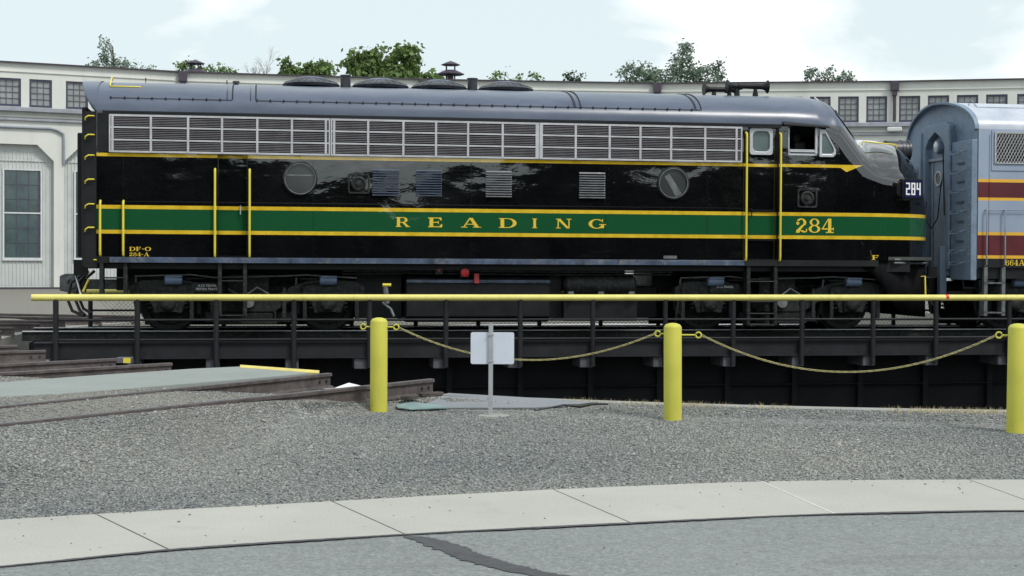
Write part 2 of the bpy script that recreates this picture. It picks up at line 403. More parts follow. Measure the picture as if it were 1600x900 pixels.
def wid(s):
    if s<5.75: return W
    x=min(1,(s-5.75)/(8.36-5.75)); return W*(1-x**3.0)**(1/2.6)
def smooth(a,b,x):
    t=min(1,max(0,(x-a)/(b-a))); return t*t*(3-2*t)
def sect(s,th):
    w=wid(s); t=lerp(s,T_T); b=lerp(s,T_B); n=2.25+ .5*smooth(5.95,6.15,s)-.75*smooth(6.5,6.9,s)
    c,sn=cos(th),sin(th)
    return (s, -w*max(c,0)**(2/n), b+(t-b)*max(sn,0)**(2/n))
def nrm(s,th):
    e=1e-3; a=np.array(sect(s+e,th))-np.array(sect(s-e,th)); th2=min(max(th,.02),pi/2-.02)
    b=np.array(sect(s,th2+e))-np.array(sect(s,th2-e)); n=np.cross(a,b); n/=np.linalg.norm(n)+1e-9
    if n[2]<0: n=-n
    return n
NT=14
zs_fixed=[SILL,1.70,2.6,3.24,3.762]
ss=[-7.2,-6.0,-5.17,-4.66,-3,-1,1,3,4.36,4.965,5.14,5.70,5.75,5.85,5.95,6.02,6.07,6.12,6.2,6.3,6.38,6.45,6.52,6.60,6.66,6.72,6.8,6.9]+[6.9+.1*k for k in range(1,10)]+[7.85,7.9,7.95,8.0,8.05,8.1,8.14,8.17,8.2,8.23,8.26,8.285,8.31,8.33,8.35]
body=MB(); rows=[]
for s in ss:
    half=[]
    w=wid(s); b=lerp(s,T_B)
    sc=min(1,(b-SILL)/(3.80-SILL))
    for z in zs_fixed: half.append((s,-w,SILL+(z-SILL)*sc if s>5.72 else z))
    for k in range(NT+1): half.append(sect(s,k/NT*pi/2))
    full=half+[(x,-y,z) for x,y,z in half[-2::-1]]
    rows.append(full)
m=len(rows[0]); vs=[p for r in rows for p in r]; fs=[]
def hole(i,j):
    a,b=ss[i],ss[i+1]
    jj=j if j<m//2 else m-2-j
    if (a,b)==(5.14,5.70) and jj==3: return True
    if (a,b)==(4.36,4.965) and jj<=3 and j<m//2: return True
    if (a,b)==(-5.17,-4.66) and jj<=2 and j<m//2: return True
    return False
for i in range(len(ss)-1):
    for j in range(m-1):
        if not hole(i,j):
            a=i*m+j; fs.append((a,a+1,a+m+1,a+m))
body.add(vs,fs)
body.add(rows[0],[tuple(range(m))]); body.add(rows[-1],[tuple(range(m))])
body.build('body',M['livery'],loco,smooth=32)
# interior bits: floor, bulkheads, far door etc
cab=MB(); cab.box(-7.3,8.0,-1.50,1.50,1.32,1.38); cab.box(5.0,5.05,-1.55,1.55,1.4,3.9); cab.box(6.0,6.04,-1.5,1.5,1.4,3.2)
cab.build('cab_interior',M['seat'],loco)
ds=MB(); ds.box(5.38,5.62,-1.25,-.8,3.05,3.52); ds.box(5.42,5.58,-1.1,-.95,3.5,3.7); ds.build('cab_seat',M['black_metal'],loco,bevel=.04)
ds=MB(); ds.box(5.75,5.95,-1.3,-.5,3.0,3.38); ds.build('control_stand',M['black_metal'],loco,bevel=.04)
# recessed doors
def door(name,a,b,z0,z1,rec=.09):
    p=MB(); p.box(a+.012,b-.012,-W+rec,-W+rec+.03,z0+.02,z1-.02); o=p.build(name,M['livery'],loco)
    j=MB(); j.box(a-.001,a+.012,-W+.004,-W+rec+.04,z0,z1); j.box(b-.012,b+.001,-W+.004,-W+rec+.04,z0,z1); j.box(a+.012,b-.012,-W+.004,-W+rec+.04,z1-.02,z1); j.box(a+.012,b-.012,-W+.004,-W+rec+.04,z0,z0+.02)
    j.build('door_frame',M['loco_black'],loco)
    return o
d1=door('engine_room_door',-5.17,-4.66,SILL,3.24)
d2=door('cab_door',4.36,4.965,SILL,3.762)
h=MB(); h.tube([(-4.78,-1.52,2.2),(-4.78,-1.56,2.2),(-4.78,-1.56,2.05)],.01); h.build('door_handle',M['steel'],d1)
h=MB(); h.tube([(4.46,-1.52,2.25),(4.46,-1.56,2.25),(4.46,-1.56,2.1)],.01); h.build('door_handle',M['loco_black'],d2)
for z_ in (1.66,2.20): h=MB(); h.box(4.38,4.94,-1.535,-1.51,z_,z_+.035); h.build('door_ledge',M['loco_black'],d2)
def rrect(x0,x1,z0,z1,r,n=5):
    out=[]
    for cx,cz,a0 in ((x1-r,z1-r,0),(x0+r,z1-r,90),(x0+r,z0+r,180),(x1-r,z0+r,270)):
        for k in range(n+1):
            a=R(a0+90*k/n); out.append((cx+r*cos(a),cz+r*sin(a)))
    return out
def frame_ring(mb,outer,inner,y0,y1):
    n=len(outer); v=[(p[0],y0,p[1]) for p in outer]+[(p[0],y0,p[1]) for p in inner]+[(p[0],y1,p[1]) for p in outer]+[(p[0],y1,p[1]) for p in inner]
    f=[]
    for i in range(n):
        j=(i+1)%n
        f+=[(i,j,n+j,n+i),(2*n+i,3*n+i,3*n+j,2*n+j),(i,2*n+i,2*n+j,j),(n+i,n+j,3*n+j,3*n+i)]
    mb.add(v,f)
fr=MB(); frame_ring(fr,rrect(4.415,4.86,3.24,3.735,.05),rrect(4.475,4.80,3.30,3.675,.09),-1.555,-1.508); fo=fr.build('window_frame',M['white_frame'],d2,bevel=.006)
p=MB(); p.prism(rrect(4.475,4.80,3.30,3.675,.09),-1.522,-1.512); p.build('window_pane',M['cabglass'],d2)
# sliding cab window + quarter window
fr=MB(); fr.box(5.14,5.70,-1.585,-1.56,3.24,3.275); fr.box(5.14,5.165,-1.585,-1.56,3.275,3.74); fr.box(5.66,5.70,-1.60,-1.56,3.275,3.76); fr.box(5.18,5.66,-1.60,-1.575,3.30,3.325)
fr.box(5.165,5.175,-1.6,-1.57,3.275,3.35); fr.box(5.165,5.66,-1.583,-1.563,3.33,3.35)
cw=fr.build('sliding_window',M['white_frame'],loco)
p=MB(); p.box(5.175,5.655,-1.576,-1.570,3.275,3.33); p.build('window_pane',M['boardblue'],cw)
def tri(grow):
    base=[(5.735,3.725),(5.835,3.725),(6.045,3.36),(6.055,3.27),(6.0,3.215),(5.735,3.215)]
    cx=sum(p[0] for p in base)/6; cz=sum(p[1] for p in base)/6
    return [(cx+(p[0]-cx)*grow,cz+(p[1]-cz)*grow) for p in base]
fr=MB(); frame_ring(fr,tri(1.0),tri(.72),-1.625,-1.58); qw=fr.build('quarter_window',M['white_frame'],loco,bevel=.008)
p=MB(); p.prism(tri(.73),-1.605,-1.598); p.build('window_pane',M['cabglass'],qw)
vz=MB(); vz.add([(5.02,-1.61,3.86),(5.90,-1.61,3.80),(5.90,-1.70,3.765),(5.02,-1.70,3.80),(5.02,-1.61,3.835),(5.90,-1.61,3.775),(5.90,-1.70,3.745),(5.02,-1.70,3.78)],[(0,1,2,3),(4,7,6,5),(0,4,5,1),(1,5,6,2),(2,6,7,3),(3,7,4,0)])
vz.build('rain_visor',M['black_metal'],loco)
# patches that lie on the curved skin
def patch(mb,s0,s1,t0,t1,off,ns=6,nt=6,mirror=False,thick=.0):
    v=[];f=[]
    for i in range(ns+1):
        for j in range(nt+1):
            s=s0+(s1-s0)*i/ns; th=t0+(t1-t0)*j/nt
            q=np.array(sect(s,th))+nrm(s,th)*off
            if mirror: q[1]=-q[1]
            v.append(tuple(q))
    for i in range(ns):
        for j in range(nt):
            a=i*(nt+1)+j; f.append((a,a+1,a+nt+2,a+nt+1))
    mb.add(v,f)
for mir in (False,True):
    p=MB(); patch(p,6.14,6.56,.62,1.47,.012,mirror=mir); wo=p.build('windshield',M['gasket'],loco,smooth=60)
    p=MB(); patch(p,6.18,6.52,.68,1.42,.018,mirror=mir); p.build('windshield_pane',M['glass'],wo,smooth=60)
    wp=MB(); q0=np.array(sect(6.56,1.2))+nrm(6.56,1.2)*.04; q1=np.array(sect(6.22,.95))+nrm(6.22,.95)*.04
    if mir: q0[1]*=-1; q1[1]*=-1
    wp.tube([q0,q1],.01); wp.build('wiper',M['black_metal'],wo)
# roof ribs and seams
def th_for(z,s=0):
    n=2.25; t=lerp(s,T_T); b=lerp(s,T_B); return math.asin(((z-b)/(t-b))**(n/2))
thz=th_for(4.03)
rs=MB()
for a,b in ((-6.97,-4.92),(-4.5,3.5)):
    patch(rs,a,b,thz-.006,thz+.012,.010,ns=10,nt=1)
    x=a
    while x<b:
        q=np.array(sect(x,thz))+nrm(x,thz)*.012; rs.box(x-.012,x+.012,q[1]-.02,q[1]+.02,q[2]-.012,q[2]+.02); x+=.23
rs.build('roof_seam',M['loco_black'],loco)
for s0,sl in ((-4.92,0),(-4.52,0),(1.25,.0),(3.5,0)):
    rb=MB()
    for k in range(1,26):
        th=thz+(pi/2-thz)*k/25
        q=np.array(sect(s0,th))+nrm(s0,th)*.008
        rb.lathe(tuple(q),[(.012,-.012),(.012,.004),(.004,.012)],n=6)
        if s0 in(1.25,3.5):
            q=np.array(sect(s0-.12,th))+nrm(s0-.12,th)*.006; rb.lathe(tuple(q),[(.010,-.012),(.010,.004),(.003,.01)],n=6)
    patch(rb,s0-.10,s0-.085,thz,pi/2,.006,ns=1,nt=12)
    rb.build('rivet_row',M['loco_black'],loco)
# drip ledge between roof and grille
dl=MB(); dl.box(-7.1,5.0,-1.635,-1.598,3.775,3.80); dl.box(-7.1,5.0,-1.612,-1.598,3.735,3.775); dl.build('drip_rail',M['loco_black'],loco)
# sill strip with bolts
sp=MB(); sp.box(-6.98,4.30,-1.65,-1.56,1.205,1.30)
x=-6.9
while x<4.25: sp.lathe((x,-1.65,1.255),[(.010,.002),(.010,-.008),(.004,-.012)],axis='y',n=6); x+=.13
sp.build('sill_strip',M['sill'],loco,bevel=.006)
us=MB(); us.box(-7.19,-7.0,-1.606,-1.59,3.10,3.76); us.build('reflection_cover',M['black_metal'],loco)  # matte black panel added to cover the sky reflection at this corner
us=MB(); us.box(-7.35,7.6,-1.45,1.45,1.10,1.32); us.box(-7.35,-6.98,-1.60,-1.45,1.2,1.31); us.box(4.30,6.9,-1.625,-1.45,1.20,1.31); us.box(-7.0,2.42,-.15,1.3,.70,1.11); us.box(2.95,7.6,-.15,1.3,.74,1.11); us.build('underframe',M['black_metal'],loco)
# grilles
VS=[-6.933,-6.293,-5.669,-5.095,-4.495,-3.901,-3.314,-3.17,-2.577,-1.958,-1.38,-.809,-.188,.426,.519,1.139,1.763,2.332,2.905,3.543,4.136]
bk=MB(); bk.box(-6.99,4.25,-1.606,-1.59,3.085,3.745); bk.build('grille_backing',M['grille_back'],loco)
for a,b in ((-6.99,-3.238),(-3.228,.468),(.478,4.245)):
    g=MB(); sl_=MB()
    for z,t in ((3.105,.017),(3.305,.014),(3.518,.014),(3.722,.017)): g.box(a,b,-1.640,-1.607,z-t,z+t)
    g.box(a,a+.025,-1.642,-1.607,3.09,3.738); g.box(b-.025,b,-1.642,-1.607,3.09,3.738)
    for v in VS:
        if a<v<b: g.box(v-.019,v+.019,-1.644,-1.607,3.10,3.73)
    for z0,z1 in ((3.119,3.291),(3.319,3.504),(3.532,3.705)):
        n=6
        for k in range(1,n):
            z=z0+(z1-z0)*k/n
            sl_.box(a+.02,b-.02,-1.628,-1.609,z-.0040,z+.0040)
    go_=g.build('grille_panel',M['alu'],loco); sl_.build('grille_slats',M['slat'],go_)
# portholes
for i,(s,z) in enumerate(((-3.755,2.68),(2.955,2.693))):
    r=MB(); r.lathe((s,-1.6,z),[(.300,.0),(.300,-.03),(.285,-.042),(.262,-.042),(.255,-.01),(.255,.0)],axis='y',n=40,caps=False)
    po=r.build('porthole',M['loco_black'] if i==0 else M['truck_black'],loco,smooth=35)
    r=MB(); r.lathe((s,-1.6,z),[(.272,-.043),(.272,-.048),(.258,-.048),(.256,-.043)],axis='y',n=40,caps=False); r.build('porthole_rim',M['coupler'],po,smooth=35)
    r=MB(); r.lathe((s,-1.612,z),[(.256,0),(.256,-.002)],axis='y',n=40); r.build('porthole_glass',M['portglass'],po)
    r=MB()
    if i==1:
        r.add([(s-.16,-1.618,z+.12),(s-.07,-1.618,z+.17),(s+.16,-1.618,z-.19),(s+.05,-1.618,z-.245)],[(0,1,2,3)]); r.build('diagonal_brace',M['coupler'],po); 
    else:
        r.box(s-.24,s+.24,-1.618,-1.615,z+.05,z+.075); r.build('glazing_bar',M['coupler'],po)
# louvres
for a,b in ((-2.496,-2.021),(-1.729,-1.272),(-.484,-.02),(1.214,1.688)):
    l=MB(); z0,z1=2.39,2.87; n=11
    for k in range(n):
        z=z0+(z1-z0)*(k+.5)/n; h=(z1-z0)/n
        l.add([(a,-1.60,z+h*.45),(b,-1.60,z+h*.45),(b,-1.645,z-h*.1),(a,-1.645,z-h*.1),(b,-1.60,z-h*.3),(a,-1.60,z-h*.3)],[(0,1,2,3),(3,2,4,5),(0,3,5),(1,4,2)])
    l.build('louvre',M['louvre_blue'] if a<-1 else M['louvre_grey'],loco)
# square filler plates with round caps
for s,z,hw in ((-2.735,2.61,.19),(5.51,2.455,.19)):
    q=MB(); frame_ring(q,rrect(s-hw,s+hw,z-.175,z+.175,.04),rrect(s-hw+.03,s+hw-.03,z-.145,z+.145,.03),-1.622,-1.60); fo=q.build('filler_plate',M['truck_black'],loco)
    q=MB(); q.lathe((s,-1.6,z),[(.13,0),(.13,-.02),(.10,-.03),(.085,-.012),(.05,-.012),(.045,-.04),(.02,-.045)],axis='y',n=24); q.build('filler_cap',M['truck_black'],fo,smooth=35)
# seams and rivets on the side
rv=MB()
for s in (-3.53,-.74,1.70,3.6,-6.75):
    for k in range(16):
        z=1.36+k*.105
        if k in (3,4,7,8): continue
        rv.lathe((s+.05,-1.601,z),[(.007,.003),(.007,-.004),(.002,-.006)],axis='y',n=6)
    rv.box(s-.003,s+.003,-1.6025,-1.5995,1.32,1.69)
    rv.box(s-.003,s+.003,-1.6025,-1.5995,2.2,3.0)
    rv.box(s-.003,s+.003,-1.6022,-1.5995,1.775,2.115)
rv.box(-6.9,4.28,-1.606,-1.5995,2.245,2.262); rv.build('panel_seam',M['loco_black'],loco)
pl=MB(); pl.box(2.785,3.035,-1.608,-1.60,1.325,1.378); pl.build('builder_plate',M['coupler'],loco)
# lettering
def letters(items,z0,h,yp,parent,nm='letter'):
    for it in items:
        q=MB(); word(q,[it],z0,h,yp); q.build(nm,M['gold'],parent)
letters([('R',-2.085,-1.832),('E',-1.512,-1.248),('A',-.925,-.560),('D',-.245,.085),('I',.36,.45),('N',.79,1.075),('G',1.39,1.715)],1.857,.172,-1.6025,loco)
letters(spaced('284',5.285,6.035,.06),1.815,.265,-1.6025,loco,'numeral')
letters(spaced('DF-O',-6.655,-6.29,.1),1.405,.07,-1.6025,loco); letters(spaced('284-A',-6.655,-6.32,.1),1.315,.065,-1.6025,loco)
letters([('F',6.79,6.93)],1.325,.085,-wid(6.75)-.012,loco)
# grab rails
def grab(pts,r=.016,mat='grab_yellow',nm='grab_rail'):
    g=MB(); g.tube(pts,r,8); return g.build(nm,M[mat],loco,smooth=50)
for s,z0,z1 in ((-5.212,1.30,2.83),(-4.623,1.30,2.83),(4.325,1.28,3.64),(4.975,1.28,3.64),(-7.134,1.31,2.26),(-6.751,1.31,2.26)):
    grab([(s,-1.60,z0+.01),(s,-1.66,z0+.03),(s,-1.67,z0+.10),(s,-1.67,z1-.08),(s,-1.66,z1-.02),(s,-1.60,z1)],.020)
for z in (1.80,2.20,2.62,3.03,3.38,3.70):
    grab([(-7.24,-1.60,z),(-7.25,-1.65,z),(-7.33,-1.66,z),(-7.38,-1.655,z-.035),(-7.385,-1.62,z-.07)],.013)
grab([(-7.02,-.72,4.42),(-7.02,-.80,4.46),(-7.02,-1.16,4.28),(-7.0,-1.2,4.26),(-6.5,-1.2,4.26),(-6.48,-1.18,4.2)],.014)
grab([(6.78,-1.06,3.50),(6.80,-1.08,3.56),(7.5,-.98,3.52),(7.52,-.96,3.46)],.014)
grab([(8.0,-.86,2.40),(8.1,-.9,2.38),(8.13,-.88,2.08),(8.05,-.83,2.06)],.014)
grab([(7.5,-1.38,1.235),(7.95,-1.05,1.235)],.018)
grab([(7.95,-1.0,1.0),(8.08,-1.05,1.02),(8.1,-1.05,.62),(7.98,-1.03,.58)],.018)
# rear end
re=MB(); re.box(-7.50,-7.40,-1.1,1.1,1.2,3.9); re.box(-7.64,-7.5,-.55,.55,1.3,3.5); re.build('diaphragm',M['black_metal'],loco,bevel=.02)
re=MB(); re.box(-7.40,-7.19,-1.598,1.598,1.12,3.78); re.box(-7.43,-7.40,-1.59,-1.35,1.15,3.74); re.build('rear_end_plate',M['black_metal'],loco)
hd=MB(); hood=[sect(0,k/14*pi/2)[1:] for k in range(0,15)]; hood+=[(-y,z) for y,z in hood[-2::-1]]
rx=lambda z:-7.2-.34*max(0,(z-3.80)/.64)**.75
n_=len(hood); hv=[(-7.2,y,z) for y,z in hood]+[(rx(z),y,z-.004) for y,z in hood]+[(rx(z),y*.98,z-.05) for y,z in hood]+[(-7.2,y*.98,z-.05) for y,z in hood]
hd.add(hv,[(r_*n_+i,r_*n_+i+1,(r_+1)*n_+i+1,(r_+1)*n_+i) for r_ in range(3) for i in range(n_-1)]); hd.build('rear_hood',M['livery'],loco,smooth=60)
# roof equipment
for s in (-3.521,-2.24,-1.141,.123):
    f_=MB(); f_.lathe((s,0,4.45),[(.50,0),(.53,.05),(.50,.075),(.30,.145),(.27,.15)],n=36); fo=f_.build('radiator_fan',M['fitting'],loco,smooth=40)
    f_=MB(); f_.lathe((s,0,4.595),[(.28,.0),(.27,.02),(.2,.045),(.1,.058),(.01,.06)],n=28); f_.build('fan_dome',M['sill'],fo,smooth=60)
    f_=MB()
    for k in range(24):
        a=2*pi*k/24; f_.tube([(s+.50*cos(a),.50*sin(a),4.532),(s+.28*cos(a),.28*sin(a),4.608)],.006,5)
    f_.build('fan_guard',M['coupler'],fo)
for s in (-2.885,-.51):
    e=MB(); e.lathe((s,0,4.40),[(.095,0),(.095,.27),(.105,.27),(.105,.30),(.08,.30),(.08,.1)],n=20); e.build('exhaust_stack',M['fitting'],loco,smooth=40)
for s,h,r in ((-4.883,.12,.045),(-6.5,.14,.008),(-5.05,.13,.008),(.75,.06,.02)):
    e=MB(); e.lathe((s,0,4.42),[(r,0),(r,h*.7),(r*1.5,h*.7),(r*1.4,h)],n=12); e.build('roof_vent',M['fitting'],loco)
for s0,s1,y,z in ((4.07,4.76,.25,4.635),(5.24,4.42,-.12,4.665)):
    d=1 if s1>s0 else -1; L=abs(s1-s0); h=MB()
    pr=[(.13,0),(.125,.012),(.075,.05),(.055,.11),(.05,L*.62),(.07,L*.63),(.07,L*.72),(.05,L*.73),(.05,L*.85),(.08,L*.93),(.12,L*.985),(.12,L)]
    h.lathe((s0,y,z),[(r,d*x) for r,x in pr],axis='x',n=20)
    for k in (.3,.75): h.tube([(s0+d*L*k,y,z),(s0+d*L*k,y,4.44)],[.025,.07],8)
    h.build('air_horn',M['black_metal'],loco,smooth=40)
e=MB(); e.tube([(5.97,-.7,4.42),(6.2,-.75,4.22)],.012); e.tube([(6.2,-.75,4.22),(6.14,-.8,4.2)],.02); e.build('roof_bracket',M['white'],loco)
# nose lamps and number boards
hl=MB(); hl.lathe((7.70,0,3.48),[(.20,0),(.205,.30),(.215,.30),(.215,.36),(.20,.38),(.20,.44),(.215,.44),(.215,.48),(.18,.485),(.17,.46)],axis='x',n=28); ho=hl.build('headlight',M['fitting'],loco,smooth=35)
hl=MB(); hl.lathe((8.16,0,3.48),[(.17,0),(.12,.01),(.02,.015)],axis='x',n=24); hl.build('headlight_lens',M['lamp'],ho,smooth=50)
hl=MB(); hl.lathe((7.95,-.12,3.05),[(.17,0),(.17,.24),(.15,.25),(.13,.22)],axis='x',n=24); ho=hl.build('headlight',M['black_metal'],loco,smooth=35)
hl=MB(); hl.lathe((8.17,-.12,3.05),[(.13,0),(.09,.01),(.02,.015)],axis='x',n=24); hl.build('headlight_lens',M['lamp'],ho,smooth=50)
for sg in (-1,1):
    nb=empty('number_board',(7.74,sg*1.10,2.655),R(sg*-32) if sg<0 else R(180-32),loco) if False else empty('number_board',(7.60,sg*1.42,2.655),R(14) if sg<0 else R(166),loco)
    q=MB(); q.prism(rrect(-.235,.225,-.20,.19,.05),-.09,.10); q.prism(rrect(-.33,.20,-.15,.14,.06),-.05,.2); q.build('board_housing',M['loco_black'],nb,bevel=.01)
    q=MB(); q.prism(rrect(-.205,.20,-.165,.16,.03),-.098,-.091); q.build('board_glass',M['boardblue'],nb)
    q=MB(); xs=-.172
    def stroke(ch,x,z,w,h):
        t=.028; S_={'2':'acdgeb','8':'abcdefg','4':'fgbc'}[ch]
        k=0
        seg={'a':(0,w,h-t,h),'d':(0,w,0,t),'g':(0,w,h/2-t/2,h/2+t/2),'f':(0,t,h/2,h),'b':(w-t,w,h/2,h),'e':(0,t,0,h/2),'c':(w-t,w,0,h/2)}
        use={'2':'abged','8':'abcdefg','4':'fgbc'}[ch]
        for c_ in use:
            a,b,c2,d=seg[c_]; k+=1; q.box(x+a,x+b,-.1005-k*.0003,-.0985,z+c2,z+d)
    for ch in '284': stroke(ch,xs,-.115,.092,.23); xs+=.122
    q.build('board_digits',M['white'],nb)
# anticlimber ridges + pilot
pi_=MB()
for z in (1.33,1.265):
    ring_=[(s,-wid(s)-.05,z) for s in (7.25,7.45,7.65,7.8,7.95,8.05,8.12,8.2,8.27,8.31,8.34)]+[(8.41,-.3,z),(8.42,0,z),(8.41,.3,z)]
    ring_+= [(a,-b,c) for a,b,c in ring_[-4::-1]]
    pi_.tube(ring_,.022,6)
pi_.build('anticlimber',M['coupler'],loco,smooth=50)
pp=MB(); S_=[6.62,6.8,7.0,7.2,7.4,7.55,7.7,7.85,7.95,8.05,8.12,8.2,8.27,8.31,8.34,8.355]
def botz(s): return lerp(s,[(6.62,1.18),(6.9,1.02),(7.05,.8),(7.3,.45),(7.5,.28),(8.35,.22)])
v=[];
for sg in (-1,1):
    for s in (S_ if sg<0 else S_[::-1]):
        w=wid(s)*.97
        v+=[(s,sg*w,1.31),(s+.02,sg*w*.98,botz(s))]
M['pilot']=mk('pilot_black',(.006,.006,.007),.8,spec=.1,var=.4); pp.add(v,[(2*i,2*i+1,2*i+3,2*i+2) for i in range(len(v)//2-1)]); po=pp.build('pilot',M['pilot'],loco,smooth=40); sm=po.modifiers.new('Solid','SOLIDIFY'); sm.thickness=.03
def coupler(parent,s,d,mat='coupler'):
    c=MB(); c.box(min(s,s-d*.7),max(s,s-d*.7),-.09,.09,.72,.90); 
    c.prism([(s,.10),(s+d*.12,.22),(s+d*.30,.20),(s+d*.34,.05),(s+d*.26,.0),(s+d*.30,-.16),(s+d*.12,-.20),(s,-.12)],.66,.98,plane='xy')
    c.tube([(s+d*.2,.12,.55),(s+d*.2,.12,1.03)],.035,8)
    o=c.build('coupler',M[mat],parent,bevel=.02); return o
coupler(loco,-7.55,-1); coupler(loco,8.32,1,'black_metal')
c=MB(); c.prism([(-7.97,.70),(-7.97,.96),(-7.88,1.0),(-7.62,1.0),(-7.6,.68),(-7.8,.66)],-.35,.15); c.lathe((-7.77,-.36,.84),[(.12,.02),(.12,-.02),(.05,-.025),(.045,.01)],axis='y',n=18); c.build('coupler_head',M['coupler'],loco,bevel=.02)
c=MB(); c.box(-7.62,-7.40,-1.25,-1.0,.98,1.25); c.build('end_box',M['black_metal'],loco)
for k,(y,dx) in enumerate(((-.5,0),(-.75,.1),(.5,.05))):
    c=MB(); c.tube([(-7.45,y,1.05),(-7.62-dx,y,.85),(-7.68-dx,y,.55),(-7.60-dx,y,.35),(-7.5,y-.1,.27)],.028,8); c.build('air_hose',M['gasket'],loco,smooth=50)
    c=MB(); c.tube([(8.25,-y*.9,.95),(8.42,-y*.9,.75),(8.46,-y*.9,.45),(8.5,-y*.8,.32)],.028,8); c.build('air_hose',M['gasket'],loco,smooth=50)
grab([(-7.5,-1.0,1.02),(-7.6,-1.1,.98),(-7.45,-1.45,.55)],.018,'steel','uncoupling_lever'); grab([(-7.40,-1.5,1.245),(-7.2,-1.62,1.25)],.012)
grab([(-7.35,-1.35,.92),(-7.45,-1.35,.70)],.02)
# steps
def steps(s0,s1,levels,bottom,nm='step'):
    c=MB()
    for s in (s0,s1): c.box(s-.035,s+.035,-1.60,-1.35,bottom,1.22)
    for z in levels: c.box(s0-.02,s1+.02,-1.60,-1.33,z-.02,z+.005)
    c.build(nm,M['truck_black'],loco,bevel=.012)
steps(-7.12,-6.72,(.95,.68),.66); steps(-5.13,-4.70,(.90,.58,.30),.28); steps(4.40,4.92,(.92,.55,.33,.12),.10)
